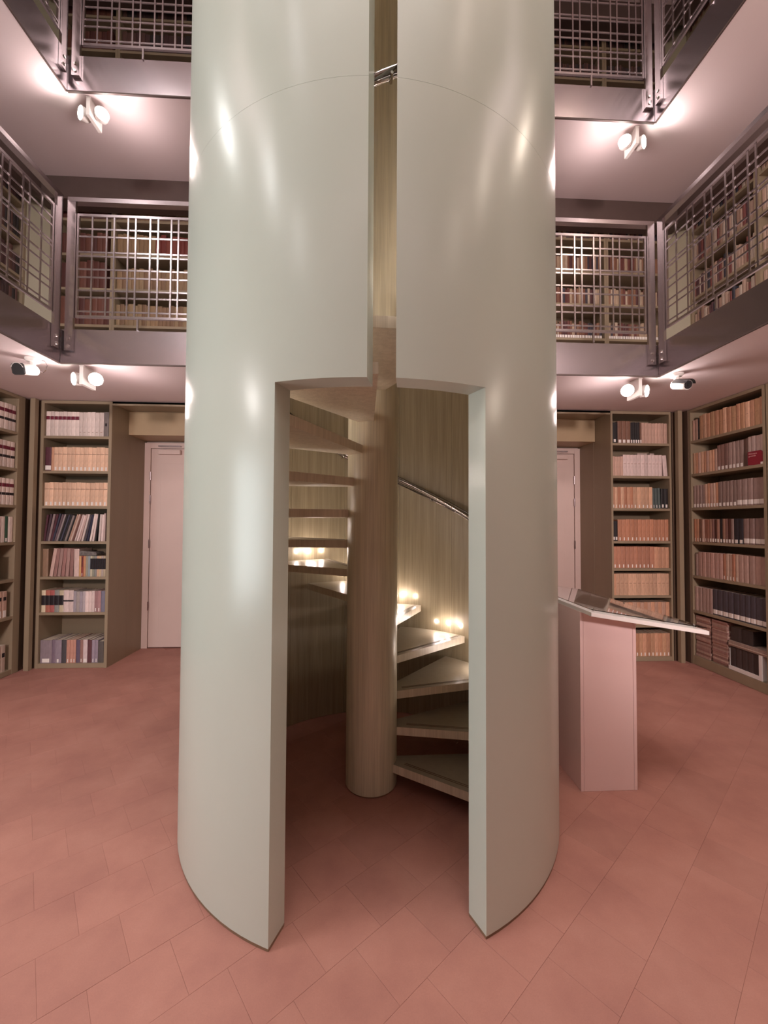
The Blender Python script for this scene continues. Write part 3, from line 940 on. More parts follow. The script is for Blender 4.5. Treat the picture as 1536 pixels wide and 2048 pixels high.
# shelf 6
rowA(5, [dict(n=5, w=0.042, h=0.222, d=0.20, rgb=[(0.60, 0.50, 0.34), (0.45, 0.14, 0.09), (0.42, 0.10, 0.09), (0.24, 0.24, 0.22), (0.50, 0.42, 0.28)], desc='coloured paperback with black middle', labels=((0.072, 0.172, INK, 1.0),)),
         dict(n=2, w=0.05, h=0.222, d=0.20, rgb=c_pinkw, desc='pale pink paperback with thin black line', labels=((0.108, 0.122, INK, 1.0),)),
         dict(n=4, w=0.03, h=0.212, d=0.17, rgb=[(0.42, 0.36, 0.34), (0.30, 0.26, 0.30), (0.40, 0.34, 0.36), (0.34, 0.30, 0.34)], desc='greyish paperback'),
         dict(n=3, w=0.03, h=0.214, d=0.17, rgb=c_pinkw, desc='pinkish white paperback'),
         dict(n=2, w=0.034, h=0.216, d=0.17, rgb=[(0.34, 0.18, 0.18), (0.38, 0.2, 0.2)], desc='dusty rose paperback', labels=(LBs,)), dict(n=1, w=0.036, h=0.216, d=0.17, rgb=(0.17, 0.16, 0.22), desc='blue grey paperback')], 'sixth')
rowA(6, [dict(n=1, w=0.10, h=0.232, d=0.26, rgb=(0.30, 0.23, 0.26), desc='wide lavender box file', labels=((0.006, 0.045, LABEL, 0.9),)), dict(n=1, w=0.03, h=0.232, d=0.26, rgb=(0.20, 0.14, 0.19), desc='plum volume'), dict(n=1, w=0.064, h=0.234, d=0.26, rgb=(0.34, 0.27, 0.33), desc='lavender volume', labels=(LBs,)), dict(n=1, w=0.055, h=0.23, d=0.26, rgb=(0.09, 0.08, 0.09), desc='charcoal volume'),
         dict(n=3, w=0.03, h=0.233, d=0.26, rgb=(0.52, 0.25, 0.18), desc='salmon volume', labels=(LBs,)), dict(n=1, w=0.036, h=0.232, d=0.26, rgb=(0.14, 0.10, 0.16), desc='indigo volume'), dict(n=1, w=0.034, h=0.232, d=0.26, rgb=(0.33, 0.17, 0.14), desc='rust volume', labels=(LBs,)), dict(n=1, w=0.045, h=0.232, d=0.26, rgb=(0.58, 0.46, 0.46), desc='pale pink volume', labels=(LB,)), dict(n=1, w=0.04, h=0.232, d=0.26, rgb=(0.15, 0.05, 0.06), desc='dark maroon volume'), dict(n=2, w=0.032, h=0.232, d=0.26, rgb=(0.30, 0.24, 0.30), desc='lavender volume', labels=(LBs,)), dict(n=1, w=0.05, h=0.215, d=0.26, rgb=(0.12, 0.10, 0.09), desc='dark grey volume')], 'bottom')

# --- bookcase C: side wall with the banded white volumes (x runs away from the viewer)
RC = 'corner post'
def rowC(k, items, shelf, x0=3.80, x1=4.234):
    shelf_row(left_frame, R(90), x0, x1, SH[k], items, shelf + ' shelf, banded volumes bookcase', 'volumes in the bookcase of banded white volumes', RC, rev=True)
wb = (( 0.172, 0.206, MAROON, 0.98), (0.093, 0.118, INK, 0.98))
for k, nm in ((0, 'top'), (1, 'second'), (2, 'third')):
    rowC(k, [dict(n=9, w=0.047, h=0.257, d=0.19, rgb=c_white, desc='white volume with red and black bands', labels=wb)], nm)
rowC(3, [dict(n=5, w=0.05, h=0.245, d=0.19, rgb=c_white, desc='white volume with two dark squares', labels=((0.17, 0.2, INK, 0.4), (0.08, 0.105, INK, 0.4))), dict(n=2, w=0.045, h=0.25, d=0.19, rgb=c_white, desc='plain white volume'), dict(n=1, w=0.032, h=0.25, d=0.19, rgb=(0.05, 0.14, 0.085), desc='green volume', labels=(LB,)), dict(n=1, w=0.052, h=0.25, d=0.19, rgb=c_white, desc='thick white volume')], 'fourth')
rowC(4, [dict(n=6, w=0.05, h=0.25, d=0.19, rgb=c_white, desc='white volume with red and black stripes', labels=((0.172, 0.206, MAROON, 0.98), (0.135, 0.147, INK, 0.98)))], 'fifth', x1=4.085)
rowC(5, [dict(n=8, w=0.05, h=0.255, d=0.19, rgb=c_pinktan, desc='tan volume with black band', labels=((0.165, 0.20, INK, 0.9), (0.006, 0.07, LABEL, 0.9)))], 'sixth', x1=4.19)
rowC(6, [dict(n=8, w=0.052, h=0.255, d=0.19, rgb=(0.60, 0.46, 0.37), desc='cream volume with black band', labels=((0.14, 0.18, INK, 0.9),))], 'bottom', x1=4.19)

# --- bookcase B: behind the lectern
B0x, B1x = 2.744, 3.392
RB = 'niche side'
def rowB(k, items, shelf, **kw):
    shelf_row(back_frame, 0.0, B0x + 0.003, B1x - 0.004, SHR[k], items, shelf + ' shelf, bookcase behind lectern', 'books in the bookcase behind the lectern', RB, **kw)
rowB(0, [dict(n=1, w=0.06, h=0.23, rgb=c_black, desc='black volume', labels=((0.012, 0.045, LABEL, 0.6),)), dict(n=3, w=0.042, h=0.245, rgb=c_brown, desc='brown volume', labels=(LB,)), dict(n=4, w=0.024, h=0.235, rgb=c_black, desc='thin black volume', labels=(LB,)), dict(n=1, w=0.02, h=0.235, rgb=c_brown, desc='thin brown volume', labels=(LB,)), dict(n=8, w=0.033, h=0.23, rgb=c_pinktan, desc='faded tan journal')], 'top')
rowB(1, [dict(n=4, w=0.03, h=0.215, rgb=c_pinktan, desc='tan journal'), dict(n=11, w=0.036, h=0.236, vh=0.001, rgb=c_pinkw, desc='pinkish white journal', labels=((0.135, 0.139, TITLE, 0.9),)), dict(n=1, w=0.036, h=0.234, rgb=c_pinkw, desc='pinkish white journal, slightly tilted', lean=-R(4), gap=0.018)], 'second')
for i, (dx, wl) in enumerate(((0.30, 0.115), (0.445, 0.05))):
    o = MB().cbox(B0x + dx, B0x + dx + wl, BY + 0.03, BY + 0.15, SHR[1] + 0.2400, SHR[1] + 0.2555, 0.001).build('booklet', cover((0.6, 0.48, 0.44)))
    tag(o, ('pale booklet lying flat on the white journals behind the lectern', 'small pale booklet lying flat beside the larger one behind the lectern')[i], 'booklet')
rowB(2, [dict(n=7, w=0.036, h=0.235, rgb=[c_terra2, c_tan, c_terra, c_tan, c_terra, c_terra2, c_terra], desc='orange tan journal', labels=(LBs,)), dict(n=5, w=0.045, h=0.236, vh=0.001, rgb=(0.62, 0.36, 0.22), desc='apricot journal', labels=(LBs,)), dict(n=3, w=0.03, h=0.228, rgb=c_teal, desc='dark teal volume', lean=-R(2.0), gap=0.003, labels=(LBs,)), dict(n=2, w=0.042, h=0.222, rgb=c_black, desc='black volume', gap=0.003, labels=((0.01, 0.045, LABEL, 0.85),))], 'third')
rowB(3, [dict(n=2, w=0.028, h=0.22, rgb=c_black, desc='black volume', labels=((0.01, 0.045, LABEL, 0.9),)), dict(n=13, w=0.047, h=0.238, vh=0.002, rgb=c_terra, desc='terracotta journal', labels=(LBs,))], 'fourth')
rowB(4, [dict(n=10, w=0.047, h=0.238, vh=0.001, rgb=(0.47, 0.205, 0.12), desc='brick red journal', labels=(LBs,)), dict(n=4, w=0.045, h=0.232, rgb=c_terra2, desc='salmon journal')], 'fifth')
rowB(5, [dict(n=1, w=0.035, h=0.235, rgb=c_terra2, desc='salmon journal'), dict(n=13, w=0.046, h=0.238, vh=0.001, rgb=(0.62, 0.37, 0.235), desc='buff journal', labels=((0.13, 0.134, TITLE, 0.9),))], 'sixth')
rowB(6, [dict(n=15, w=0.043, h=0.245, rgb=[c_terra2, (0.55, 0.33, 0.23)], desc='worn tan journal')], 'seventh')
rowB(7, [dict(n=14, w=0.046, h=0.25, vh=0.002, rgb=[(0.54, 0.29, 0.16), c_terra2, (0.5, 0.24, 0.13)], desc='orange journal', labels=(LBs,))], 'bottom')

# --- bookcase D: side wall with the red sign (x runs towards the viewer)
D0x, D1x = -4.289, -3.481
RD = 'corner post'
def rowD(k, items, shelf, x0=D0x + 0.004, x1=D1x - 0.004, **kw):
    shelf_row(right_frame, R(-90), x0, x1, SHS[k], items, shelf + ' shelf, red sign bookcase', 'books in the bookcase with the red sign', RD, **kw)
rowD(0, [dict(n=2, w=0.034, h=0.225, rgb=c_pinktan, desc='faded tan journal'), dict(n=1, w=0.018, h=0.23, rgb=c_black, desc='thin dark journal'), dict(n=15, w=0.044, h=0.252, vh=0.008, rgb=[c_terra2, (0.56, 0.33, 0.18), c_terra2, (0.52, 0.28, 0.15), c_tan], desc='orange tan journal', labels=((0.13, 0.133, TITLE, 0.8),))], 'top')
rowD(1, [dict(n=9, w=0.036, h=0.225, rgb=[c_tan, c_terra2, c_pinktan], desc='tan journal'), dict(n=3, w=0.045, h=0.255, rgb=(0.24, 0.13, 0.105), desc='brown volume', labels=(LB,)), dict(n=4, w=0.04, h=0.26, rgb=c_mauve, desc='mauve grey volume', labels=(LB,)), dict(n=1, w=0.04, h=0.262, rgb=(0.14, 0.07, 0.05), desc='dark brown volume'), dict(n=4, w=0.04, h=0.27, rgb=(0.50, 0.37, 0.33), desc='pale pinkish volume')], 'second')
rowD(2, [dict(n=4, w=0.04, h=0.24, rgb=c_mauve, desc='mauve grey journal', labels=(LB,)), dict(n=5, w=0.032, h=0.246, rgb=[c_pinktan, (0.6, 0.4, 0.3), c_terra2], desc='pink tan journal', labels=(LB,)), dict(n=5, w=0.043, h=0.25, rgb=(0.27, 0.185, 0.16), desc='brown grey volume', labels=(LB,)), dict(n=5, w=0.062, h=0.252, rgb=(0.32, 0.22, 0.195), desc='wide mauve brown volume', labels=((0.012, 0.055, LABEL, 0.98),))], 'third')
rowD(3, [dict(n=4, w=0.034, h=0.24, rgb=[c_terra, c_terra2, c_brown, c_pinktan], desc='rusty journal', labels=(LBs,)), dict(n=2, w=0.036, h=0.24, rgb=(0.33, 0.14, 0.09), desc='rust brown journal', labels=(LBs,)), dict(n=8, w=0.032, h=0.24, rgb=[c_black, (0.36, 0.19, 0.13), (0.24, 0.12, 0.1), (0.10, 0.03, 0.02), (0.33, 0.17, 0.12)], desc='narrow brownish volume', labels=(LB,)), dict(n=1, w=0.028, h=0.242, rgb=c_mauve, desc='grey brown volume', labels=(LB,)), dict(n=2, w=0.046, h=0.242, rgb=(0.03, 0.028, 0.038), desc='black blue volume', labels=(LB,)), dict(n=4, w=0.055, h=0.244, rgb=(0.27, 0.175, 0.155), desc='wide brown volume', labels=((0.012, 0.055, LABEL, 0.98),))], 'fourth')
rowD(4, [dict(n=1, w=0.035, h=0.235, rgb=c_mauve, desc='mauve journal', gap=0.01), dict(n=6, w=0.042, h=0.256, vh=0.002, rgb=(0.50, 0.31, 0.26), desc='dusty pink journal', labels=((0.15, 0.153, TITLE, 0.8),)), dict(n=5, w=0.032, h=0.258, rgb=[(0.52, 0.34, 0.26), (0.45, 0.19, 0.11), (0.55, 0.38, 0.29)], desc='pink and rust journal', labels=(LBs,)), dict(n=5, w=0.05, h=0.258, rgb=(0.45, 0.29, 0.24), desc='pale brown volume')], 'fifth')
rowD(5, [dict(n=5, w=0.045, h=0.25, rgb=(0.46, 0.31, 0.27), desc='pale mauve journal'), dict(n=10, w=0.056, h=0.258, vh=0.002, rgb=c_slate, desc='dark slate volume', labels=((0.012, 0.055, LABEL, 0.96),))], 'sixth')
# bottom shelf: piles of flat magazines, boxed dark albums
def flat_pile(x0, x1, n, z, th, rgbs, where, y0=0.014, d=0.24):
    for i in range(n):
        a0 = x0 + random.uniform(0, 0.012); a1 = x1 - random.uniform(0, 0.012)
        t = th * random.uniform(0.75, 1.25)
        p, q = Vector(right_frame(a0, y0 + random.uniform(0, 0.01), z)), Vector(right_frame(a1, y0 + d, z + t))
        lo = Vector(map(min, p, q)); hi = Vector(map(max, p, q))
        o = MB().cbox(lo.x, hi.x, lo.y, hi.y, lo.z, hi.z - 0.0004, 0.0012).build('magazine', cover(rgbs[i % len(rgbs)]))
        tag(o, 'flat journal, %s from bottom of the %s, under slate volumes' % (ORD[i], where), 'magazine', 'flat magazines below the slate volumes')
        z += t + 0.0002
    return z
zp = SHS[6] + 0.003
pk = [(0.46, 0.30, 0.25), (0.36, 0.20, 0.17), (0.50, 0.34, 0.28), (0.31, 0.17, 0.15), (0.42, 0.25, 0.21)]
flat_pile(D0x + 0.006, D0x + 0.20, 22, zp, 0.0195, pk, 'pile at corner post')
flat_pile(D0x + 0.212, D0x + 0.40, 22, zp, 0.0190, pk[::-1], 'pile against dark albums')
# white slip-case holding dark albums, journals lying on it
def wbox(n, a0, a1, b0, b1, c0, c1, m, par, org=None):
    p, q = Vector(right_frame(a0, b0, c0)), Vector(right_frame(a1, b1, c1))
    lo = Vector(map(min, p, q)); hi = Vector(map(max, p, q))
    return MB().box(lo.x, hi.x, lo.y, hi.y, lo.z, hi.z).build(n, m, par)
e0 = D0x + 0.415; e1 = D1x - 0.055
bin_ = thing('file_box', right_frame(e0, 0.01, zp), 'open pale file box of dark albums on the bottom shelf', 'file box')
wbox('box_floor', e0, e1, 0.008, 0.26, zp, zp + 0.035, WHITE, bin_)
wbox('box_wall', e1 - 0.03, e1, 0.008, 0.26, zp + 0.035, zp + 0.225, WHITE, bin_)
wbox('box_wall', e0, e0 + 0.004, 0.02, 0.26, zp + 0.035, zp + 0.2, WHITE, bin_)
al = (e1 - 0.03 - e0 - 0.006) / 5
for i in range(5):
    place_book(right_frame, R(-90), e0 + 0.005 + al * (i + 0.5), zp + 0.035, al - 0.001, 0.185, 0.2, (0.07, 0.045, 0.042), 0.02, 0, 'dark album, %s in the pale file box on the bottom shelf' % ORD[i], 'dark albums in the file box', (), 'album')
zt = flat_pile(e0 - 0.008, D1x - 0.004, 4, zp + 0.226, 0.011, [(0.42, 0.30, 0.25), (0.5, 0.38, 0.31), (0.36, 0.25, 0.21)], 'pile on the file box', 0.006, 0.22)
for i in range(2):
    place_book(right_frame, R(-90), e0 + 0.06 + 0.115 * i, zt + 0.002, 0.112, 0.132, 0.2, (0.06, 0.04, 0.036), 0.03, 0, 'dark brown box volume, %s above the pale file box' % ORD[i], 'dark boxes above the file box', (), 'album')
# red shelf sign
def red_sign():
    RED = plain('red_card', (0.26, 0.012, 0.03), 0.4, 0, 0.04, 10)
    x0, x1 = -3.632, -3.484
    z0 = SHS[1] + 0.001
    t = thing('shelf_sign', right_frame(x0, -0.004, z0), 'dark red shelf sign with two lines of pale lettering', 'sign')
    # card with a cut lower corner, standing on its edge
    pts = [(x0, z0 + 0.004), (x0 + 0.06, z0), (x1 - 0.026, z0), (x1, z0 + 0.03), (x1, z0 + 0.105), (x1 - 0.022, z0 + 0.127), (x0, z0 + 0.127)]
    mb = MB()
    vs = [right_frame(x, 0.006, z) for x, z in pts] + [right_frame(x, 0.009, z) for x, z in pts]
    n = len(pts)
    mb.add(vs, [tuple(range(n)), tuple(range(2 * n - 1, n - 1, -1))] + [(i, (i + 1) % n, n + (i + 1) % n, n + i) for i in range(n)])
    mb.build('card', RED, t)
    mb = MB()
    p, q = Vector(right_frame(x1 - 0.024, 0.004, z0)), Vector(right_frame(x1 - 0.002, 0.0055, z0 + 0.02))
    lo = Vector(map(min, p, q)); hi = Vector(map(max, p, q))
    mb.box(lo.x, hi.x, lo.y, hi.y, lo.z, hi.z); mb.build('sticker', LABEL, t)
    PINKT = plain('sign_lettering', (0.75, 0.40, 0.40), 0.5, 0, 0.02, 10)
    for k, tx in enumerate(('Biblioteca', 'generale')):
        cu = bpy.data.curves.new('lettering', 'FONT')
        cu.body = tx
        cu.size = 0.0205
        cu.extrude = 0.0004
        cu.resolution_u = 2
        tmp = bpy.data.objects.new('lettering', cu)
        COL.objects.link(tmp)
        me = bpy.data.meshes.new_from_object(tmp)
        bpy.data.objects.remove(tmp)
        me.materials.clear(); me.materials.append(PINKT)
        o = bpy.data.objects.new('lettering', me)
        COL.objects.link(o)
        o.parent = t
        o.rotation_euler = Euler((R(90), 0, R(-90)))
        o.location = Vector(right_frame(x0 + 0.010, 0.0050, z0 + 0.100 - k * 0.021)) - Vector(t['_w'])
red_sign()
print('BOOKS', BOOKS[0])

# --- the galleries' books: far and behind mesh, past the number built singly
def gallery_books():
    mb = MB()
    pal = {'maroon': [(0.12, 0.035, 0.025), (0.17, 0.06, 0.04), (0.10, 0.03, 0.025)],
           'tan': [(0.32, 0.20, 0.105), (0.25, 0.145, 0.08), (0.35, 0.235, 0.13)],
           'red': [(0.20, 0.03, 0.02), (0.25, 0.06, 0.04)],
           'mix': [(0.17, 0.05, 0.04), (0.30, 0.15, 0.09), (0.10, 0.03, 0.03), (0.50, 0.36, 0.25), (0.06, 0.05, 0.07), (0.24, 0.10, 0.06), (0.6, 0.47, 0.36)],
           'dark': [(0.06, 0.03, 0.03), (0.09, 0.04, 0.04), (0.04, 0.03, 0.03), (0.13, 0.06, 0.05)],
           'light': [(0.55, 0.38, 0.30), (0.25, 0.08, 0.07), (0.6, 0.48, 0.40), (0.12, 0.05, 0.06), (0.4, 0.25, 0.19), (0.05, 0.05, 0.07)]}
    mats = []
    idx = {}
    for k, cs in pal.items():
        for c in cs:
            m = cover(c)
            if m not in mats: mats.append(m)
            idx[c] = mats.index(m)
    mats += [PAGES, LABEL]
    ip, il = len(mats) - 2, len(mats) - 1
    cnt = 0
    for fr, a, b, sh, lev, lab in gal_cases:
        for k, z in enumerate(sh):
            if 'maroon' in lab: p, wr, hr, lb = 'maroon', (0.05, 0.075), (0.27, 0.31) if k >= 2 else (0.2, 0.24), False
            elif 'tan and red' in lab: p, wr, hr, lb = 'tan', (0.035, 0.055), (0.21, 0.24), False
            elif 'dark' in lab: p, wr, hr, lb = 'dark', (0.025, 0.05), (0.2, 0.26), False
            elif 'red sign' in lab: p, wr, hr, lb = 'light', (0.018, 0.042), (0.19, 0.26), False
            else: p, wr, hr, lb = 'mix', (0.018, 0.035), (0.16, 0.20), k >= 3
            if lev == 'upper' and p in ('tan', 'mix', 'light'): p = 'dark' if p != 'light' else 'mix'
            x = a + 0.002
            ang = {back_frame: 0.0, left_frame: R(90), right_frame: R(-90)}[fr]
            run = None
            while True:
                w_ = random.uniform(*wr)
                if x + w_ > b - 0.002: break
                h_ = random.uniform(*hr)
                pp = p
                if p == 'tan' and k == 1 and (x - a) / (b - a) > 0.38: pp = 'red'
                c = random.choice(pal[pp])
                M = Matrix.Translation(Vector(fr(x + w_ / 2, 0.022, z + 0.0005))) @ Matrix.Rotation(ang, 4, 'Z')
                book_mesh(mb, w_, h_, 0.16, 0.0025, M, (idx[c], ip))
                if lb:
                    hw = w_ * 0.4
                    q = [(-hw, -0.0012, 0.006), (hw, -0.0012, 0.006), (hw, -0.0012, 0.038), (-hw, -0.0012, 0.038), (-hw, 0.0008, 0.006), (hw, 0.0008, 0.006), (hw, 0.0008, 0.038), (-hw, 0.0008, 0.038)]
                    mb.add([M @ Vector(v) for v in q], [(0, 1, 2, 3), (0, 4, 5, 1), (1, 5, 6, 2), (2, 6, 7, 3), (3, 7, 4, 0)], il)
                x += w_ + random.uniform(0.0005, 0.002)
                cnt += 1
    o = mb.build('gallery_books', mats)
    tag(o, 'rows of old bound books on the gallery shelves behind the steel mesh', 'books', None, 'stuff')
    print('GALLERY BOOKS', cnt)
gallery_books()

# ------------------------------------------------------------------ lamps under the galleries
def gallery_lamp(sx, zc, label):
    x = XC + sx * 2.318
    t = thing('gallery_spotlight', (x, 3.45, zc), label, 'spotlight', 'spotlights under the galleries')
    yaw = 0.0
    M = Matrix.Translation(Vector((x, 3.45, zc))) @ Matrix.Rotation(yaw, 4, 'Z')
    def tb(mb):
        mb.v = [tuple(M @ Vector(p)) for p in mb.v]
        return mb
    # plate hanging from the soffit, canted foot
    tb(MB().box(-0.014, 0.014, -0.075, 0.085, -0.155, -0.012)).build('mounting_plate', WHITE, t)
    tb(MB().box(-0.016, 0.016, -0.078, 0.088, -0.0115, -0.0)).build('ceiling_bracket', WHITE, t)
    for s in (-1, 1):
        ax = Vector((0.62 * s, -0.80, -0.16)).normalized()
        c = Vector((s * 0.070, -0.01, -0.095))
        hd = tb(MB().tube([c + ax * -0.045, c + ax * -0.02, c + ax * 0.028], [0.030, 0.050, 0.053], 24)).build('lamp_head', WHITE, t, 40)
        tb(MB().tube([c + ax * 0.0285, c + ax * 0.0315], [0.049, 0.047], 24)).build('lamp_lens', LAMPGLOW, hd, 40)
        tb(MB().tube([c, Vector((0.0, c.y, c.z))], 0.011, 8)).build('pivot', STEEL, t, 40)
        p = M @ (c + ax * 0.075)
        if s > 0:
            light('spotlight_spill', 'POINT', M @ Vector((-0.25 * sx, 0.0, -0.28)), 3.5 if zc < 4 else 4.5, LAMP_RGB, 0.05)
        light('spotlight_beam', 'SPOT', p, 6 if zc < 4 else 8, LAMP_RGB, 0.045, None, p + (M.to_3x3() @ ax) * 1.0, 150, 0.8)
gallery_lamp(-1, S1 + 0.003, 'twin white spotlight under the first gallery beside a dark-faced security camera')
gallery_lamp(1, S1 + 0.003, 'twin white spotlight under the first gallery above the lectern')
gallery_lamp(-1, S2 + 0.003, 'twin white spotlight under the upper gallery on the hinged door side')
gallery_lamp(1, S2 + 0.003, 'twin white spotlight under the upper gallery on the lectern side')

# ------------------------------------------------------------------ security cameras
def cctv(base, aim, label, boxy):
    t = thing('security_camera', base, label, 'camera')
    b = Vector(base)
    MB().tube([b, b + Vector((0, 0, -0.012)), b + Vector((0, 0, -0.028))], [0.052, 0.052, 0.04], 24).build('mount', WHITE, t, 40)
    a = Vector(aim).normalized()
    k = b + Vector((0, 0, -0.07))
    MB().tube([b + Vector((0, 0, -0.026)), b + Vector((0, 0, -0.05)), k], [0.022, 0.018, 0.024], 14).build('swivel_arm', WHITE, t, 40)
    s = k - a * 0.035 + Vector((0, 0, -0.022))
    body = MB().tube([s, s + a * 0.012, s + a * 0.145, s + a * 0.15], [0.026, 0.036, 0.041, 0.040], 24).build('camera_body', WHITE, t, 40)
    MB().tube([s + a * 0.1505, s + a * 0.156], [0.034, 0.033], 24).build('lens', LENS, body, 40)
    MB().tube([s + a * 0.156, s + a * 0.159], [0.014, 0.012], 16).build('lens_barrel', BLACK, body, 40)
    # sun hood: an arched strip above the body
    up = Vector((0, 0, 1)); side = a.cross(up).normalized(); upn = side.cross(a)
    hb = MB()
    n = 10
    ring = []
    for j, along in enumerate((0.03, 0.175)):
        for rr in (0.043, 0.046):
            for i in range(n + 1):
                q = PI * (0.08 + 0.84 * i / n)
                ring.append(s + a * along + side * math.cos(q) * rr + upn * math.sin(q) * rr)
    m = n + 1
    fs = []
    for i in range(n):
        fs += [(i, i + 1, 2 * m + i + 1, 2 * m + i), (m + i, 3 * m + i, 3 * m + i + 1, m + i + 1), (i, m + i, m + i + 1, i + 1), (2 * m + i, 2 * m + i + 1, 3 * m + i + 1, 3 * m + i)]
    fs += [(0, 2 * m, 3 * m, m), (n, m + n, 3 * m + n, 2 * m + n)]
    hb.add(ring, fs); hb.build('sun_hood', BLACK if not boxy else WHITE, body, 40)
    if boxy:
        # square dark face and a loop of cable
        fc = s + a * 0.16
        fb = MB()
        pr = [(-0.046, -0.03), (-0.034, -0.042), (0.034, -0.042), (0.046, -0.03), (0.046, 0.03), (0.034, 0.042), (-0.034, 0.042), (-0.046, 0.03)]
        vs = [fc + side * u + upn * v for u, v in pr] + [fc + a * 0.012 + side * u * .96 + upn * v * .96 for u, v in pr]
        fb.add(vs, [tuple(range(7, -1, -1)), tuple(range(8, 16))] + [(i, (i + 1) % 8, 8 + (i + 1) % 8, 8 + i) for i in range(8)])
        fb.build('face_plate', BLACK, body)
        c0 = s + Vector((0.02, 0, 0)) - a * 0.0
        MB().tube([c0, c0 + Vector((0.03, 0.0, -0.012)), c0 + Vector((0.055, 0.0, 0.01)), c0 + Vector((0.06, 0.0, 0.045)), c0 + Vector((0.04, 0.0, 0.08)), Vector((b.x + 0.03, b.y, b.z - 0.012))], 0.003, 6).build('cable', STEEL, t, 60)
cctv((-2.565, 3.27, S1 + 0.003), (-0.04, -0.94, -0.26), 'white security camera with a square black face under the first gallery', True)
cctv((2.60, 3.27, S1 + 0.003), (0.08, -0.92, -0.30), 'white bullet security camera with a round lens under the first gallery, lectern side', False)

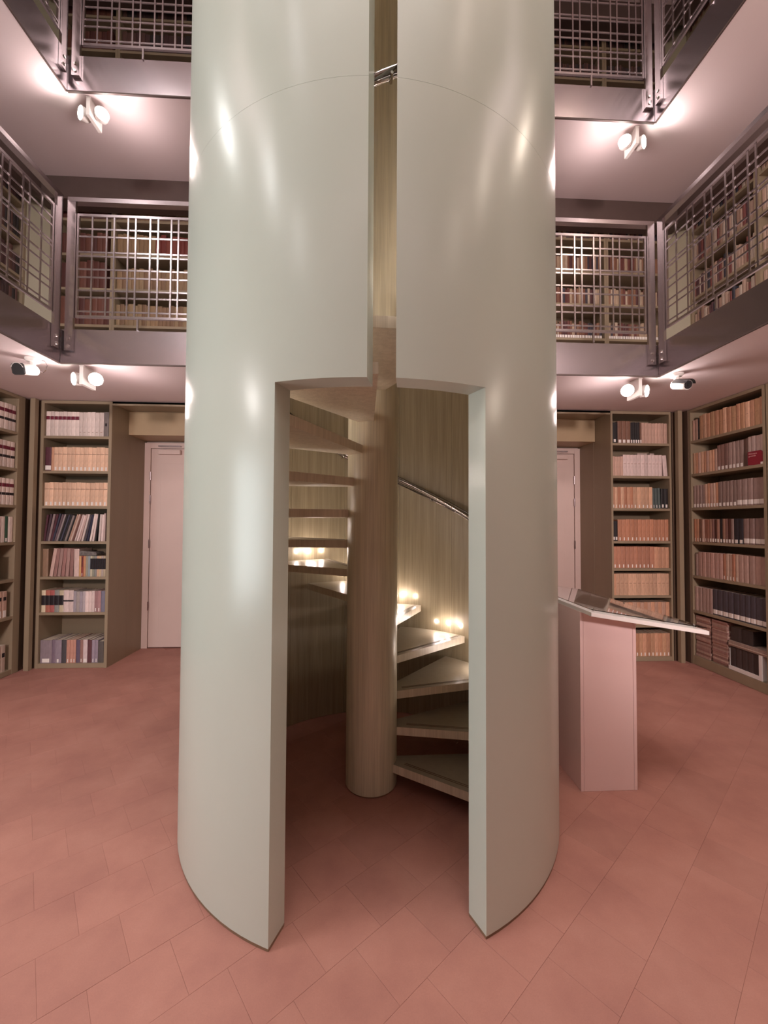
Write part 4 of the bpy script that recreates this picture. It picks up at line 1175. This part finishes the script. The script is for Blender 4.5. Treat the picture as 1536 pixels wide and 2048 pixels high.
# ------------------------------------------------------------------ lectern
def lectern():
    x0, x1, y0, y1 = 1.226, 1.5525, 2.282, 2.66
    sl = (0.916 - 1.022) / (1.892 - 1.231)
    zt = lambda x: 1.022 + sl * (x - 1.231)      # top of the board
    t = thing('display_lectern', (x0, y0, 0), 'pale pink lectern with a sloping top under clear acrylic beside the green tower', 'lectern')
    TH = 0.021
    def slab(xa, xb, ya, yb, dz0, dz1, name, mat, par):
        vs = [(xa, ya, zt(xa) + dz0), (xb, ya, zt(xb) + dz0), (xb, yb, zt(xb) + dz0), (xa, yb, zt(xa) + dz0), (xa, ya, zt(xa) + dz1), (xb, ya, zt(xb) + dz1), (xb, yb, zt(xb) + dz1), (xa, yb, zt(xa) + dz1)]
        mb = MB(); mb.add(vs, [(0, 3, 2, 1), (4, 5, 6, 7), (0, 1, 5, 4), (1, 2, 6, 5), (2, 3, 7, 6), (3, 0, 4, 7)])
        return mb.build(name, mat, par)
    # column: body with thin applied front and side panels
    vs = []
    for (x, y) in ((x0 + .003, y0 + .012), (x1 - .003, y0 + .012), (x1 - .003, y1), (x0 + .003, y1)):
        vs.append((x, y, 0.0))
    for (x, y) in ((x0 + .003, y0 + .012), (x1 - .003, y0 + .012), (x1 - .003, y1), (x0 + .003, y1)):
        vs.append((x, y, zt(x) - TH - 0.0005))
    mb = MB(); mb.add(vs, [(0, 3, 2, 1), (4, 5, 6, 7), (0, 1, 5, 4), (1, 2, 6, 5), (2, 3, 7, 6), (3, 0, 4, 7)])
    mb.build('column', PEDESTAL, t)
    def panel(xa, xb, ya, yb, name):
        mb = MB(); mb.add([(xa, ya, 0.001), (xb, ya, 0.001), (xb, yb, 0.001), (xa, yb, 0.001), (xa, ya, zt(xa) - TH - .001), (xb, ya, zt(xb) - TH - .001), (xb, yb, zt(xb) - TH - .001), (xa, yb, zt(xa) - TH - .001)],
                          [(0, 3, 2, 1), (4, 5, 6, 7), (0, 1, 5, 4), (1, 2, 6, 5), (2, 3, 7, 6), (3, 0, 4, 7)])
        mb.build(name, PEDESTAL, t)
    panel(x0 + 0.0195, x1 - 0.0195, y0 + 0.0005, y0 + 0.0115, 'front_panel')
    panel(x0, x0 + 0.018, y0, y0 + 0.0115, 'edge_strip')
    panel(x1 - 0.018, x1, y0, y0 + 0.0115, 'edge_strip')
    board = slab(1.231, 1.893, 2.172, 3.50, -TH, 0.0, 'top_board', WHITE, t)
    slab(1.238, 1.887, 2.180, 3.49, 0.012, 0.016, 'acrylic_cover', ACRYLIC, t)
    for (px, py) in ((1.275, 2.235), (1.275, 2.86), (1.275, 3.44), (1.86, 2.235), (1.86, 3.44), (1.86, 2.86)):
        MB().tube([(px, py, zt(px) + 0.0005), (px, py, zt(px) + 0.020)], 0.006, 10).build('standoff_screw', CHROME, t, 40)
    # exhibits under the cover
    def sheet(quad, name, mat, label, cat, lift):
        mb = MB()
        vs = [(x, y, zt(x) + lift) for x, y in quad] + [(x, y, zt(x) + lift + 0.0012) for x, y in quad]
        mb.add(vs, [(0, 3, 2, 1), (4, 5, 6, 7), (0, 1, 5, 4), (1, 2, 6, 5), (2, 3, 7, 6), (3, 0, 4, 7)])
        return tag(mb.build(name, mat), label, cat)
    PHOTO = plain('engraving', (0.16, 0.12, 0.10), 0.5, 0, 0.65, 26, (1, 0.35, 1))
    PAGE = plain('printed_page', (0.46, 0.31, 0.25), 0.6, 0, 0.15, 50)
    sheet([(1.335, 2.56), (1.43, 2.39), (1.845, 3.03), (1.75, 3.20)], 'engraving_sheet', PHOTO, 'dark grey engraving sheet under the acrylic of the lectern', 'print', 0.0008)
    pg = sheet([(1.44, 2.37), (1.70, 2.25), (1.85, 2.46), (1.85, 3.00)], 'printed_page', PAGE, 'pinkish printed page under the acrylic of the lectern', 'print', 0.0008)
    ln = MB()
    for i in range(8):
        u0 = 0.10 + i * 0.10
        a = Vector((1.44, 2.37)).lerp(Vector((1.85, 3.00)), u0); b = Vector((1.70, 2.25)).lerp(Vector((1.85, 2.46)), u0)
        p = a.lerp(b, 0.2); q = a.lerp(b, 0.62)
        dv = (Vector((1.85, 3.0)) - Vector((1.44, 2.37))).normalized() * 0.006
        ln.add([(*(p - dv), zt(p.x - dv.x) + .0021), (*(q - dv), zt(q.x - dv.x) + .0021), (*(q + dv), zt(q.x + dv.x) + .0021), (*(p + dv), zt(p.x + dv.x) + .0021)], [(0, 1, 2, 3)])
    ln.build('text_lines', LABEL, pg)
lectern()

# clean helper properties
for o in bpy.data.objects:
    if '_w' in o:
        del o['_w']
